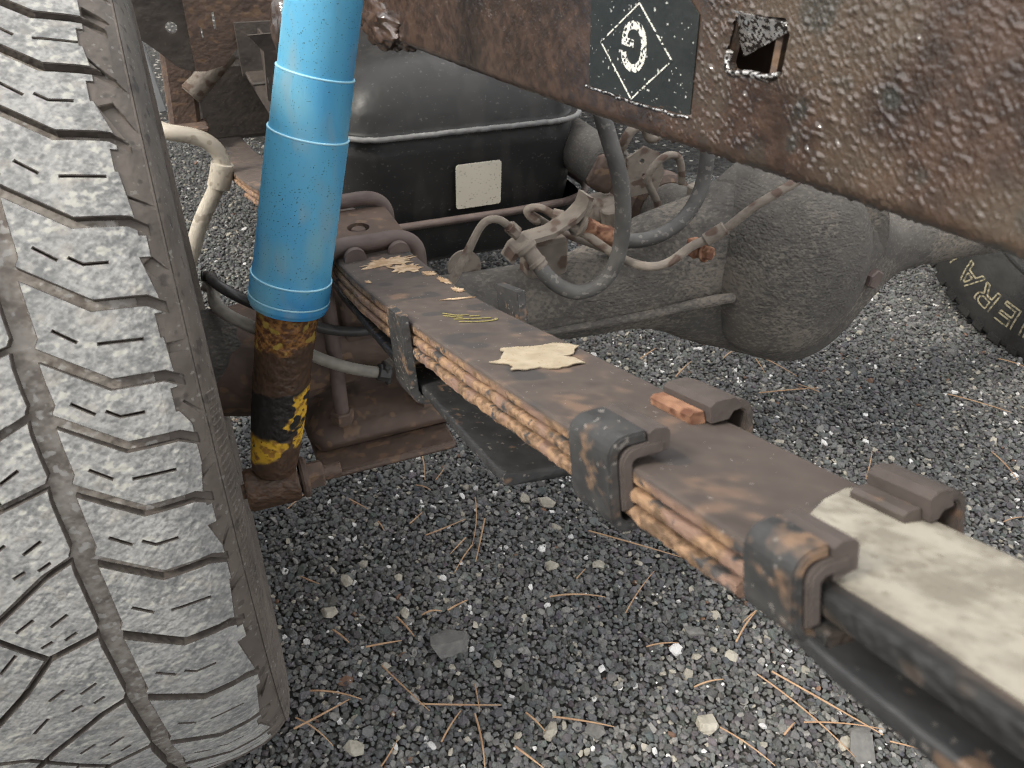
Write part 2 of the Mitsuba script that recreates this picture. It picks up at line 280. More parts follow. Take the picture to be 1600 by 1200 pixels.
def scatter(poly, cell, rlo, rhi, seed, zlo, zhi, keep=1., pale=1., tilt=.22):
    g = np.random.default_rng(seed)
    x0, y0, x1, y1 = poly.bounds
    X, Y = np.meshgrid(np.arange(x0, x1, cell), np.arange(y0, y1, cell*.87)); X = X+.5*cell*(np.arange(len(Y))[:, None] % 2)
    q = np.stack([X.ravel(), Y.ravel()], -1)+cell*.62*(g.random((X.size, 2))-.5)
    q = q[shapely.contains_xy(poly, q[:, 0], q[:, 1]) & (g.random(len(q)) < keep)]; n = len(q)
    r = rlo+(rhi-rlo)*g.random(n)**1.6; z = zlo+(zhi-zlo)*g.random(n)
    a = g.random(n)*2*np.pi; tl = g.normal(0, tilt, (n, 2))
    # colours: slate greys, some olive and tan pieces, a few white chips
    u = g.random(n); base = (.072+.085*g.random(n))[:, None]*np.array([.98, .99, .985])+g.normal(0, .004, (n, 3))
    base = np.where((u > .84)[:, None], (.17+.08*g.random(n))[:, None]*[1, .98, .93], base)
    base = np.where((u > 1-.035*pale)[:, None], (.27+.14*g.random(n))[:, None]*[1, .93, .78], base)
    base = np.where((u > 1-.012*pale)[:, None], (.5+.25*g.random(n))[:, None]*[1, .99, .97], base)
    base = np.where((u < .004)[:, None], np.array([.19, .115, .08])*(.7+.5*g.random(n))[:, None], base)
    which = g.integers(len(LIB), size=n); V, F, K = [], [], []; off = 0
    for w in range(len(LIB)):
        i = np.nonzero(which == w)[0]; v, f = LIB[w]
        P = v[None]*r[i, None, None]
        cz, sz = np.cos(a[i])[:, None], np.sin(a[i])[:, None]
        x, y, zz = P[..., 0]*cz-P[..., 1]*sz, P[..., 0]*sz+P[..., 1]*cz, P[..., 2]
        zz = zz+tl[i, :1]*x+tl[i, 1:]*y
        V.append(np.stack([x+q[i, :1], y+q[i, 1:], zz+z[i, None]], -1).reshape(-1, 3))
        F.append((f[None]+(off+np.arange(len(i))*len(v))[:, None, None]).reshape(-1, 3)); off += len(i)*len(v)
        K.append(np.repeat(np.clip(base[i], .015, .8), len(v), 0))
    return np.vstack(V), np.vstack(F), np.vstack(K)
near = sg.Polygon(np.stack([GX, GY], -1))
parts = [scatter(near, .0072, .0036, .0058, 1, -.0035, .0005), scatter(near, .0130, .0034, .0072, 2, -.0005, .0030, .55, 1.6, .35), scatter(near, .0100, .0014, .0026, 4, .001, .0035, .5, 3.), scatter(near, .045, .007, .011, 5, -.002, .001, .5, 2.5, .15)]
V, F, K, o = [], [], [], 0
for v, f, c in parts: V.append(v); F.append(f+o); K.append(c); o += len(v)
V, F, K = np.vstack(V), np.vstack(F), np.vstack(K)
ax = V[F.ravel()]; kc = K[F.ravel()]      # faceted chips: corners of their own
k = thing('gravel', 'loose dark grey gravel with scattered pale chips', 'gravel', kind='stuff')
scene[k] = mikit.ply((ax, np.arange(len(ax)).reshape(-1, 3)), 'gravel_stone', False, color=kc)

# ------------------------------------------------------------------ left rear tyre
XC, ZC = -.845, .386
PD = np.array([0, .05, .08, .1, .112, .120, .126, .13]); PR = np.array([.392, .391, .389, .3855, .380, .373, .35, .31])
def prof(d): return np.interp(np.abs(d), PD, PR)
def revolve(prof_rz, n=360, arc=None, xc=XC, zc=ZC, seed=0):
    """prof: (dx, radius) list swept round the axle; closed."""
    pr = np.asarray(prof_rz); a = np.linspace(0, 2*np.pi, n, endpoint=False); m = len(pr)
    V = np.stack([np.broadcast_to(xc+pr[None, :, 0], (n, m)), -pr[None, :, 1]*np.cos(a)[:, None], zc+pr[None, :, 1]*np.sin(a)[:, None]], -1).reshape(-1, 3)
    i = np.arange(n)[:, None]*m; i2 = (np.arange(n)[:, None]+1) % n*m; j = np.arange(m-1)[None]
    F = np.concatenate([np.stack([i+j, i+j+1, i2+j+1], -1).reshape(-1, 3), np.stack([i+j, i2+j+1, i2+j], -1).reshape(-1, 3)])
    return trimesh.Trimesh(V, F, process=False)
wheel = thing('truck_tyre', 'large dusty all-terrain tyre filling the left edge, tread facing the viewer', 'tyre')
half = [(0, .3850), (.05, .3840), (.085, .3814), (.1, .3780), (.106, .3762), (.112, .3745), (.1185, .3725), (.1215, .3705), (.1235, .365), (.1255, .355), (.127, .34), (.1275, .32), (.126, .295), (.120, .268), (.112, .245), (.104, .228), (.100, .218), (.088, .216)]
full = [(-d, r) for d, r in half[::-1]]+half[1:]
put('carcass', revolve(full, 480), M_GROOVE, wheel, 40)
# the side wall as its own skin, from the ridge inwards
side = [(.1200, .3735), (.1213, .3722), (.1222, .3705), (.1238, .3655), (.1262, .355), (.1276, .34), (.1282, .32), (.1266, .295), (.1207, .268), (.1126, .245), (.1046, .228)]
put('sidewall', revolve(side, 480), M_RUB, wheel, 50)
put('shoulder_base', revolve([(.0985, .3790), (.1035, .3778), (.112, .3762), (.1195, .3728)], 480), M_RUB, wheel, 50)
kinks = [59.6, 53.9, 47.5, 40.1, 33.5, 27.25, 22.1, 16.5, 10.2, 2.4, -6.2, -15.5, -23., -29.4]
edges = [102.1, 102.1, 106.8, 107.7, 110.3, 109.2, 113.5, 109.1, 112.8, 108., 111.1, 106., 109., 107.]
K2 = list(kinks); E2 = list(edges); q = kinks[0]
back = []
while q < 360-29.4-9:
    q += (5.7, 6.7, 7.3, 6.2)[len(back) % 4]; back.append(q)
K2 = back[::-1]+kinks; E2 = [104+5*(i % 2) for i in range(len(back))]+edges
K2, E2 = np.array(K2), np.array(E2)
def D(a): return math.radians(a)*390.
def S(pts): return [(D(a), d) for a, d in pts]
grooves = []
for kk in K2:
    grooves.append(sg.LineString(S([(kk+3.4, 46), (kk, 78), (kk-.15, 104), (kk-.9, 113), (kk-1.1, 118)])).buffer(2.8, cap_style=2, join_style=2))
ga = [(34.38, 39.7), (33.32, 43.0), (30.32, 45.7), (26.42, 44.0), (22.32, 44.7), (18.06, 43.5), (12.31, 40.6), (6.58, 38.9), (0.68, 39.4), (-6.72, 37.6), (-13, 39), (-22, 42), (-29, 43)]
allA = [(a, 43+1.5*math.sin(a*1.3)) for a in np.arange(330-33, 36, -3.)]+ga
zz = []
for i, kk in enumerate(K2):    # the groove's sides step in and out with every block
    zz += [(kk+4.6, 44.2), (kk+4.1, 42.4), (kk+2.6, 42.0), (kk+.9, 42.9)]
wideA = sg.LineString(S(sorted(zz, key=lambda t: -t[0]))).buffer(5.7, cap_style=2, join_style=2)
for sgn in (1,):
    grooves.append(wideA)
center = []
for i, kk in enumerate(K2):
    center.append(sg.LineString(S([(kk+4.2, 42), (kk+2.9, 22 if i % 2 else 10), (kk-.3, -9), (kk-2.6, -26), (kk-5.5, -46)])).buffer(1.7, cap_style=2, join_style=2))
    if i % 2 == 0:
        center.append(sg.LineString(S([(kk+2.9, 10), (kk+6.2, -9), (kk+8.8, -24), (kk+10, -42)])).buffer(1.5, cap_style=2, join_style=2))
outA = sg.LineString(S([(a, -44) for a in (330, -29)])).buffer(4.2, cap_style=2)
outG = [sg.LineString(S([(kk-3.4, -46), (kk+.2, -78), (kk, -118)])).buffer(2.2, cap_style=2, join_style=2) for kk in K2]
cuts = so.unary_union(grooves+center+[outA]+outG)
tread = sg.box(D(-29.3), -112, D(330.), 112)
ed = []
for kk, e in zip(K2, E2): ed += [(D(kk)+1, e), (D(kk)-9, e), (D(kk)-9.2, e+3.6*((-1)**int(kk))), (D(kk)-22, e+3.6*((-1)**int(kk))), (D(kk)-22.2, e-2.)]
ed = sorted(ed); edge_poly = sg.Polygon([(D(-29.3), -112)]+[(min(max(s, D(-29.3)), D(330)), e) for s, e in ed]+[(D(330.), -112)]).buffer(0)
blocks = edge_poly.intersection(tread).difference(cuts)
blocks = [b.simplify(.12) for b in blocks.geoms if b.area > 60]
# sipes: fine slits in every block
slits = []
def slit(pts, w=.55): slits.append(sg.LineString(S(pts)).buffer(w, cap_style=2, join_style=2))
for i, kk in enumerate(K2):
    nx = K2[i+1] if i+1 < len(K2) else kk-6
    mid = (kk+nx)/2
    slit([(mid+1.7, 57.5), (mid+.55, 67)])
    if i % 2: slit([(mid+.15, 76.5), (mid-.05, 98)])
    else: slit([(mid+.6, 72.5), (mid-.05, 78.5), (mid-.1, 90)])
    slit([(mid+2.2, 17), (mid+2.9, 26)]); slit([(mid+.5, 21), (mid+.9, 27)]); slit([(mid+2.6, 1), (mid+3.3, 10)]); slit([(mid+.4, 9), (mid+.7, 14.5)])
    slit([(mid-.7, -60), (mid+.2, -92)]); slit([(mid-1, -14), (mid+.4, -4)])
slits = so.unary_union(slits)
def warp_block(poly, h0, h1, inset=.45):
    def cs(p):
        rings = []
        for gg in getattr(p, 'geoms', [p]):
            if gg.is_empty: continue
            rings.append(np.array(sg.polygon.orient(gg).exterior.coords)[:-1]); rings += [np.array(r.coords)[:-1] for r in sg.polygon.orient(gg).interiors]
        return m3.CrossSection(rings, m3.FillRule.NonZero)
    a = m3.Manifold.extrude(cs(poly), (h1-h0)-.55).translate([0, 0, h0])
    inn = poly.buffer(-inset, join_style=2)
    if inn.is_empty: return None
    b = m3.Manifold.extrude(cs(inn), (h1-h0)).translate([0, 0, h0])
    m = (a+b).refine_to_length(7.).to_mesh(); return np.array(m.vert_properties[:, :3]), np.array(m.tri_verts)
def to_tyre(v, xc=XC, zc=ZC):
    a = v[:, 0]/390.; d = v[:, 1]/1000.; r = prof(d)+v[:, 2]/1000.
    return np.stack([xc+d, -r*np.cos(a), zc+r*np.sin(a)], -1)
rest = []
shown = []
for b in blocks:
    c = b.centroid; ang = math.degrees(c.x/390.)
    vis = -30 < ang < 66 and c.y > -25
    pb = b.difference(slits) if vis else b
    pb = max(getattr(pb, 'geoms', [pb]), key=lambda t: t.area)
    r = warp_block(pb, -9., 0.)
    if r is None: continue
    v, f = r; h = v[:, 2]; w = to_tyre(v)
    g2 = np.random.default_rng(int(abs(c.x*7)+c.y)); w = w+0
    vv = w[f.ravel()]; top = (np.abs(h[f]).max(1) < .2).astype(float)
    uv = np.stack([np.repeat(top, 3), np.zeros(3*len(f))], -1)
    if vis: put('tread_block', (vv, np.arange(len(vv)).reshape(-1, 3)), M_TREAD, wheel, False, uv=uv); shown.append(c)
    else: rest.append((vv, uv))
vv = np.vstack([a for a, b in rest]); uv = np.vstack([b for a, b in rest])
put('far_tread', (vv, np.arange(len(vv)).reshape(-1, 3)), M_TREAD, wheel, False, kind='stuff', uv=uv)
# shoulder band with its angled notches, below the worn faces
nt = [[(60.9, 101), (59.9, 113.6)], [(55.24, 100), (52.47, 116.8)], [(50.55, 105), (46.95, 118.0)], [(42.28, 103), (41.25, 119)], [(36.58, 108), (34.44, 120)], [(29.23, 106), (29.31, 120)], [(24.65, 110), (22.83, 120)], [(18.02, 108), (19.31, 120)], [(10.5, 111), (12.6, 119)], [(4.92, 102), (6.96, 120)], [(-.27, 104), (-.46, 119)], [(-12.69, 107), (-8.35, 119)]]
thin = [3.8, .7, 4.4, .7, 4.0, 3.0, .7, 3.2, .8, 2.6, 2.4, 2.6]
for i, kk in enumerate(back): nt.append([(kk, 104), (kk-1.8, 118)]); thin.append(1.2+.8*(i % 2))
band = sg.box(D(-29.3), 98, D(330.), 120.3).difference(so.unary_union([sg.LineString(S(l)).buffer(t, cap_style=2) for l, t in zip(nt, thin)]+[x.intersection(sg.box(-1e4, 90, 1e4, 113)) for x in grooves[:len(K2)]]))
bm = [warp_block(b.simplify(.1), -9., -1.1, .3) for b in getattr(band, 'geoms', [band]) if b.area > 5]
put('shoulder', join([(to_tyre(v), f) for v, f in bm if v is not None]), M_RUB, wheel, 30)
# fine ribs round the shoulder
rb = []
for a in np.arange(-28, 24.6, .72):
    a0 = math.radians(a+(.12*math.sin(a*9)))
    def pt(d, r, w): return [XC+d, -r*math.cos(a0+w), ZC+r*math.sin(a0+w)]
    w = .0021; P = []
    for d, r, o in ((.1222, .3708, .0006), (.1246, .3625, .0009), (.1264, .354, .0006)):
        P += [pt(d-.001, r, -w), pt(d-.001, r, w), pt(d+o, r+o*.6, -w*.5), pt(d+o, r+o*.6, w*.5)]
    rb.append(trimesh.convex.convex_hull(np.array(P)))
put('shoulder_ribs', join(rb), M_RUB, wheel, False, kind='stuff')
rim = [(.1, .217), (.098, .222), (.09, .217), (.06, .205), (-.03, .195), (-.06, .205), (-.09, .217), (-.1, .222)]
put('rim', revolve(rim, 120), M_HUB, wheel, 40)
put('brake_drum', revolve([(.06, .001), (.06, .14), (.055, .15), (-.01, .15), (-.01, .001)], 90), M_HUB, wheel, 40)

# ------------------------------------------------------------------ shock absorber
shock = thing('shock_absorber', 'shock absorber with bright blue plastic boot above a rusty tube', 'shock absorber')
B0 = np.array([-.6455, -.0985, .4615])
ax_b = np.array([.2458, .0098, .9693]); ax_b /= np.linalg.norm(ax_b)
S0 = B0-.200*ax_b+np.array([.004, -.004, 0])      # the lower eye
def along(s): return B0+ax_b*s
def lathe(pts, n=72):
    pts = sorted(pts, key=lambda t: 0) ; return tube([along(s) for s, r in pts], [r for s, r in pts], n, smooth=False)
put('dust_boot', lathe([(.001, .028), (.001, .0336), (.0045, .0344), (.005, .0352), (.0105, .0353), (.0115, .0345), (.0122, .0353), (.0290, .0350), (.0300, .0346), (.0308, .0340), (.040, .0334), (.1540, .0325), (.1550, .0322), (.1556, .0313), (.160, .0311), (.2010, .0304), (.2020, .0301), (.2026, .0292), (.21, .0291), (.27, .0286), (.36, .028), (.36, .02)]), M_BLUE, shock, 40)
for s, r in ((.1551, .0326), (.2021, .0305), (.0300, .0350), (.0110, .0354)):
    ph = np.linspace(0, 2*np.pi, 73)[:-1]; u = np.cross(ax_b, [1, 0, 0]); u /= np.linalg.norm(u); w = np.cross(ax_b, u)
    ring = [along(s)+(r-.0007)*(math.cos(a)*u+math.sin(a)*w) for a in np.r_[ph, ph[:2]]]
    put('boot_step', tube(ring, .00100, 8, smooth=False), M_LIP, shock, True)
low_ax = (B0-S0)/np.linalg.norm(B0-S0)
def dn(s): return S0+low_ax*s
put('damper_tube', tube([dn(.018), dn(.021), dn(.03), dn(.075), dn(.085), dn(.105), dn(.128), dn(.1285), dn(.160), dn(.1605), dn(.205)], [.017, .0205, .0225, .0250, .0256, .0258, .0262, .0256, .0262, .0268, .0268], 56, smooth=False, wob=.0012), M_SHOCK, shock, 45)
put('lower_eye', join([tube([S0+[x, 0, 0] for x in (-.026, -.0255, -.022, .022, .0255, .026)], [.013, .0205, .022, .022, .0205, .013], 40, smooth=False)]), M_SHOCK, shock, 40)
put('mounting_bolt', join([cyl(S0+[-.03, 0, 0], S0+[.07, 0, 0], .0075), cyl(S0+[.028, 0, 0], S0+[.036, 0, 0], .0215), tube([S0+[.036, 0, 0], S0+[.05, 0, 0], S0+[.052, 0, 0]], [.0145, .0145, .012], 6, smooth=False)]), M_BROWN, shock, 30)

# ------------------------------------------------------------------ leaf spring
YL = np.array([-1.0, -.90, -.80, -.703, -.677, -.653, -.628, -.573, -.526, -.490, -.456, -.421, -.388, -.344, -.294, -.247, -.163, -.056, .06, .3, .5, .7, .92])
ZL = np.array([.742, .722, .698, .671, .663, .655, .645, .629, .614, .601, .590, .578, .567, .555, .541, .526, .501, .475, .463, .418, .375, .345, .325])
YR = np.array([-1.0, -.90, -.80, -.661, -.645, -.608, -.582, -.559, -.475, -.397, -.325, -.277, -.188, -.063, .06, .3, .5, .7, .92])
ZR = np.array([.742, .718, .688, .642, .637, .625, .619, .612, .587, .563, .542, .527, .505, .478, .463, .418, .375, .345, .325])
from scipy.interpolate import UnivariateSpline
sL, sR = UnivariateSpline(YL[::1], ZL, s=2e-5), UnivariateSpline(YR, ZR, s=2e-5)
def leaf(y0, y1, off, th, xl=-.590, xr=-.520, rough=.0006, rnd=.40, seed=0, step=.0018, taper=None):
    """One leaf: its top lies off below the spring's top; rnd = how round the edges are."""
    n = int(abs(y1-y0)/step)+2; Y = np.linspace(y0, y1, n)
    r = th*rnd; sec = []
    for s in (-1, 1):
        for a in np.linspace(-90, 90, 9): sec.append((s, r*(math.cos(math.radians(a))-1), (th/2-r)*np.sign(a)*(abs(a) > 1)+r*math.sin(math.radians(a))))
    L_ = [x for x in sec if x[0] < 0]; R_ = [x for x in sec if x[0] > 0][::-1]
    nt_ = 6
    ring = [('L', e, h) for _, e, h in L_]+[('T', i/(nt_+1), 0) for i in range(1, nt_+1)]+[('R', e, h) for _, e, h in R_]+[('B', 1-i/(nt_+1), 0) for i in range(1, nt_+1)]
    V, U = [], []
    k_ = np.interp(Y, [-.70, -.665, -.645, -.53, -.42, -.06], [.98, .92, .70, .74, .87, 1.]); zl, zr = sL(Y), sR(Y); sl = np.gradient(.5*(zl+zr), Y); nl = np.sqrt(1+sl**2); ny, nz = -sl/nl, 1/nl
    for kind, e, h in ring:
        if kind in 'LR':
            x = (xl-e) if kind == 'L' else (xr+e); hh = h; top = 0.
        else:
            x = xl+r+(xr-xl-2*r)*e; hh = th/2 if kind == 'T' else -th/2; top = 1. if kind == 'T' else 0.
        if kind in 'LR' and off == 0 and h > th*.30: top = 1.*(Y > -.652)
        t = (x-xl)/(xr-xl); z = zl*(1-t)+zr*t; d = (hh-th/2-off)*k_
        V.append(np.stack([x+0*Y, Y+ny*d, z+nz*d], -1)); U.append(np.stack([top+0*Y, 1.*(Y < -.652)], -1))
    m = len(ring); V = np.stack(V, 1).reshape(-1, 3); U = np.stack(U, 1).reshape(-1, 2)
    V[:, 0] -= .075*np.clip(V[:, 1]-.08, 0, 1)
    edge = (1-U[:, :1])
    for kf, am in ((40, .55), (210, .6), (520, .55)):
        V = V+edge*rough*am*2*(np.stack([meshkit.fbm(V*[kf, kf*.7, kf]+seed*7.7, 2, s) for s in (1, 2, 3)], -1)-.5)
    i = np.arange(n-1)[:, None]*m; j = np.arange(m)[None]; k_ = (j+1) % m
    F = np.concatenate([np.stack([i+j, i+m+j, i+m+k_], -1).reshape(-1, 3), np.stack([i+j, i+m+k_, i+k_], -1).reshape(-1, 3)])
    c0 = len(V); V = np.vstack([V, V[:m].mean(0), V[-m:].mean(0)]); U = np.vstack([U, [[0, 0]]*2])
    j = np.arange(m); k_ = (j+1) % m
    F = np.vstack([F, np.stack([j, k_, j*0+c0], -1), np.stack([(n-1)*m+k_, (n-1)*m+j, j*0+c0+1], -1)])
    m_ = trimesh.Trimesh(V, F, process=False)
    return m_, U
def put_leaf(lab, m_, *a, **k):
    msh, U = leaf(*a, **k); put('leaf', msh, m_, spring, True, label=lab, uv=U)
spring = thing('leaf_spring', 'long rusty leaf spring pack running from lower right to the axle', 'leaf spring')
put_leaf('top leaf with dusty brown face', M_LEAF, -.98, .90, 0., .0092, rnd=.30, rough=.0004, seed=1)
put_leaf('second leaf with scaly orange edge', M_LEAF, -.66, .62, .0100, .0076, seed=2, xl=-.5915, xr=-.5185, rough=.0011)
put_leaf('third leaf with scaly orange edge', M_LEAF, -.628, .50, .0190, .0080, seed=3, xl=-.5925, xr=-.5175, rough=.0013)
put_leaf('black lower leaf', M_BLACK, -.98, -.641, .0142, .0066, seed=4, xl=-.5945, xr=-.5155, rnd=.3, rough=.0002)
def lower(y): return .0285+.0000+.012*np.clip((y+.40)/.35, 0, 1)
msh, U = leaf(-.455, .45, .0335, .0085, seed=6, xl=-.590, xr=-.522, rnd=.3, rough=.0002)
v = msh.vertices.copy(); v[:, 2] -= .026*np.clip((-.12-v[:, 1])/.33, 0, 1)**1.2
put('leaf', trimesh.Trimesh(v, msh.faces, process=False), M_BLACK, spring, True, label='black helper leaf hanging below the pack', uv=U)
# beige coating on the rear of the top leaf
def on_top(poly, h, lift=0., amp=0.):
    """A thin sheet following the top leaf: poly in (x, y) plan."""
    m = m3.Manifold.extrude(m3.CrossSection([np.array(sg.polygon.orient(poly).exterior.coords)[:-1]*1000.], m3.FillRule.NonZero), h*1000.).refine_to_length(4.).to_mesh()
    v = np.array(m.vert_properties[:, :3])/1000.; t = np.clip((v[:, 0]+.59)/.07, 0, 1)
    z = sL(v[:, 1])*(1-t)+sR(v[:, 1])*t
    z = z+lift+v[:, 2]
    if amp: z = z+amp*meshkit.noise(np.stack([v[:, 0]*120, v[:, 1]*120, v[:, 0]*0], -1), 4)*(v[:, 2] >= 0)
    return trimesh.Trimesh(np.stack([v[:, 0], v[:, 1], z], -1), np.array(m.tri_verts), process=False)
bp = [(-.5835, -.955), (-.5225, -.955), (-.5218, -.80), (-.5222, -.70), (-.5225, -.66), (-.5235, -.61), (-.530, -.609), (-.545, -.614), (-.560, -.622), (-.574, -.634), (-.583, -.646), (-.5832, -.66), (-.5826, -.68), (-.5838, -.70), (-.583, -.75), (-.5838, -.82)]
put('paint_coat', on_top(sg.Polygon(bp), .0009, -.0003), M_BEIGE, spring, 40, label='cream paint coat on the near end of the top leaf')
# flakes and bare patches
FL = [(800, 'a')]
fl = sg.Polygon([(-.582, -.422), (-.5735, -.419), (-.567, -.407), (-.5655, -.400), (-.5585, -.400), (-.5525, -.402), (-.5435, -.402), (-.535, -.399), (-.530, -.398), (-.524, -.404), (-.5205, -.409), (-.527, -.416), (-.532, -.424), (-.540, -.427), (-.5365, -.435), (-.535, -.442), (-.545, -.444), (-.554, -.447), (-.5605, -.441), (-.5705, -.443), (-.5765, -.441), (-.5735, -.434), (-.5745, -.428)])
g6 = np.random.default_rng(5); q = np.array([fl.exterior.interpolate(t, normalized=True).coords[0] for t in np.linspace(0, 1, 150)[:-1]])
fl = sg.Polygon(q+.0022*(np.stack([meshkit.fbm(np.column_stack([q*300, q[:, 0]*0]), 2, k_) for k_ in (1, 2)], -1)-.5)).buffer(0)
put('paint_flake', on_top(fl, .0007, .0002, .0012), M_FLAKE, spring, 40, label='ragged tan flake peeling off the middle of the top leaf')
for (cx, cy, rx, ry, sd) in ((-.550, -.092, .022, .014, 1), (-.541, -.122, .012, .014, 2), (-.528, -.150, .005, .008, 3), (-.5245, -.180, .0030, .012, 4), (-.5250, -.216, .0040, .008, 5), (-.5825, -.150, .002, .005, 6), (-.536, -.246, .011, .0028, 8)):
    put('bare_patch', on_top(ragged(cx, cy, rx, ry, 40, .42, sd), .0005, .0001, .0004), M_PATCH, spring, 40)
# chalk mark
def stroke(pts, w=.0011): return sg.LineString(pts).buffer(w)
for st in ([(-.5620, -.290), (-.5560, -.300), (-.5490, -.302)], [(-.5640, -.297), (-.5600, -.303), (-.5555, -.3075)], [(-.5610, -.311), (-.5500, -.3145), (-.5385, -.3165)], [(-.5605, -.3195), (-.5520, -.324), (-.5430, -.3255), (-.5365, -.3235), (-.5350, -.3200)], [(-.5480, -.3060), (-.5430, -.3070)]):
    put('chalk_stroke', on_top(stroke(st), .0004, .0003), M_CHALK, spring, False)

# clips: a steel strap folded over the pack, lined with a moulded pad
def sweep_y(path, w, th, yc, shear=0.):
    """Plate of thickness th following path (x, z relative to the spring's top at yc), w wide along the spring."""
    line = sg.LineString(path).buffer(th/2, cap_style=2, join_style=1, quad_segs=5)
    return line
def clip(yl, yr, wid, left, right, pads, name='clip', lab=None):
    k = (spring, name)
    return k
def spring_frame(y, x=None):
    z = float(.5*(sL(y)+sR(y))); s = float(.5*(sL.derivative()(y)+sR.derivative()(y)))
    t = np.array([0, -1, -s]); t /= np.linalg.norm(t)      # towards the rear
    n = np.cross(t, [1, 0, 0]); n = -n if n[2] < 0 else n
    return z, t, n
def band_mesh(path, th, wid, y, tilt=0., rnd=6, side='L'):
    """The strap's outline in the plane across the spring, extruded along it and centred on y; path in (x, height over the local top)."""
    prof_ = sg.LineString(path).buffer(th/2, cap_style=2, join_style=1, quad_segs=rnd)
    z, t, n = spring_frame(y); zz_ = float((sL if side == 'L' else sR)(y))
    M = np.eye(4); M[:3, 0] = [1, 0, 0]; M[:3, 1] = n; M[:3, 2] = np.cross([1, 0, 0], n); M[:3, 3] = [0, y, zz_]
    if M[1, 2] > 0: pass
    b = .0007
    m1 = prism(prof_, wid-2*b, M, -(wid-2*b)/2)
    m2 = prism(prof_.buffer(-b), wid, M, -wid/2)
    a = m3.Manifold(m3.Mesh(np.asarray(m1.merge_vertices() or m1.vertices, np.float32), np.asarray(m1.faces, np.uint32))) if False else None
    return join([m1, m2])
def arc(cx, cz, r, a0, a1, n=6): return [(cx+r*math.cos(math.radians(a)), cz+r*math.sin(math.radians(a))) for a in np.linspace(a0, a1, n)]
def full_clip(yl, yr, wl, wr, lab, k, bot, lip, pe, pr):
    # k scales the clip's thickness; bot: how far it reaches below the top leaf; lip, pe, pr: where the left strap, the left pad and the right pad end
    c = key_of('clip', spring); labels[c] = {'label': lab}
    th, r = .0040*k, .0058*k
    X, H = -.5985+th/2, .0118-th/2
    LP = [(-.560, bot+th/2), (X+.009, bot+th/2)]+arc(X+.0055*k, bot+th/2+.0055*k, .0055*k, 268, 182)+arc(X+r, H-r, r, 180, 92)+[(lip, H)]
    put('strap', band_mesh(LP, th, wl, yl), M_CLIP, c, 40)
    t2 = .0046*k; x2, h2 = X+th/2+t2/2+.0002, H-th/2-t2/2-.0002
    put('pad', band_mesh([(x2, bot*.62), (x2, h2-.006*k)]+arc(x2+.0045*k, h2-.0045*k, .0045*k, 180, 92)+[(pe-.003, h2)], t2, wl+.0012, yl-.0008), M_PAD, c, 40)
    put('pad', prism(sg.Polygon([(lip+.0006, .0024*k), (lip+.0006, .0108), (lip+.0030, .0120), (pe-.0012, .0114), (pe, .0100), (pe-.0004, .0034*k)]), wl, fm(yl-.0006, 'L'), -wl/2), M_PAD, c, 30)
    X, H = -.511-th/2, .0100-th/2
    RP = [(-.560, bot+th/2), (X-.009, bot+th/2)]+arc(X-.0055*k, bot+th/2+.0055*k, .0055*k, 272, 358)+arc(X-r, H-r, r, 0, 88)+[(X-.012, H)]
    put('strap', band_mesh(RP, th, wr, yr, side='R'), M_PADSTEEL, c, 40)
    put('pad', prism(sg.Polygon([(pr, .0030*k), (pr-.0003, .0100), (pr+.0025, .0118), (-.5205, .0116), (-.5185, .0098), (-.5175, .0064*k), (-.5215, .0060*k), (-.5240, .0030*k)]), wr*.97, fm(yr-.0008, 'R'), -wr*.485), M_PAD, c, 30)
    put('rust_slab', prism(sg.Polygon([(pr-.0075, .0022*k), (pr-.0078, .0066*k), (pr-.006, .0078*k), (pr-.0010, .0076*k), (pr-.0004, .0022*k)]), wr*.84, fm(yr-.0008, 'R'), -wr*.46), M_ORANGE if k > .95 else M_PADSTEEL, c, 30)
    return c
def fm(y, side):
    z, t, n = spring_frame(y); zz_ = float((sL if side == 'L' else sR)(y))
    M = np.eye(4); M[:3, 0] = [1, 0, 0]; M[:3, 1] = n; M[:3, 2] = np.cross([1, 0, 0], n); M[:3, 3] = [0, y, zz_]; return M
full_clip(-.5574, -.5266, .0305, .0356, 'spring clip nearer the axle, black strap with scraped edge', 1., -.0245, -.5830, -.5740, -.5325)
full_clip(-.6467, -.6261, .0188, .0246, 'spring clip nearest the viewer, at the edge of the cream paint', .85, -.0135, -.5875, -.5790, -.5270)
c = key_of('clip', spring); labels[c] = {'label': 'open bare clip far along the spring with upright ends'}
put('strap', join([band_mesh([(-.5950, .0060), (-.5950, -.047), (-.5930, -.0525), (-.588, -.0550), (-.570, -.0545)], .0055, .040, -.290), band_mesh([(-.5120, .015), (-.5120, -.040), (-.520, -.050), (-.548, -.050)], .0065, .040, -.294, side='R')]), M_CLIP, c, 40)

# ------------------------------------------------------------------ U-bolts, top plate, spring seat
def ubolt(y, x0, x1, zt, zb, r, lab):
    p = [(x0, y, zb), (x0, y, zb+.05), (x0, y, zt-.045), (x0, y, zt-.024)]+[(x0+.022-.022*math.cos(a), y, zt-.022+.022*math.sin(a)) for a in np.linspace(.25, 1.35, 4)]
    p += [((x0+x1)/2, y, zt)]+[(x1-.022+.022*math.sin(a), y, zt-.022+.022*math.cos(a)) for a in np.linspace(.2, 1.3, 4)]+[(x1, y, zt-.024), (x1, y, zt-.045), (x1, y, zb+.05), (x1, y, zb)]
    return single('u_bolt', tube(p, r, 20, 120), M_UBOLT, lab, 'bolt', 'u-bolts clamping the leaf spring to the axle')
ubolt(-.052, -.6035, -.508, .4895, .30, .0078, 'brown u-bolt nearer the viewer, crossing the spring in front of the plate')
ubolt(.062, -.603, -.508, .4890, .30, .0078, 'brown u-bolt farther from the viewer, behind the plate hole')
seat = thing('spring_plate', 'brown iron clamp plate with a round hole on top of the spring', 'bracket')
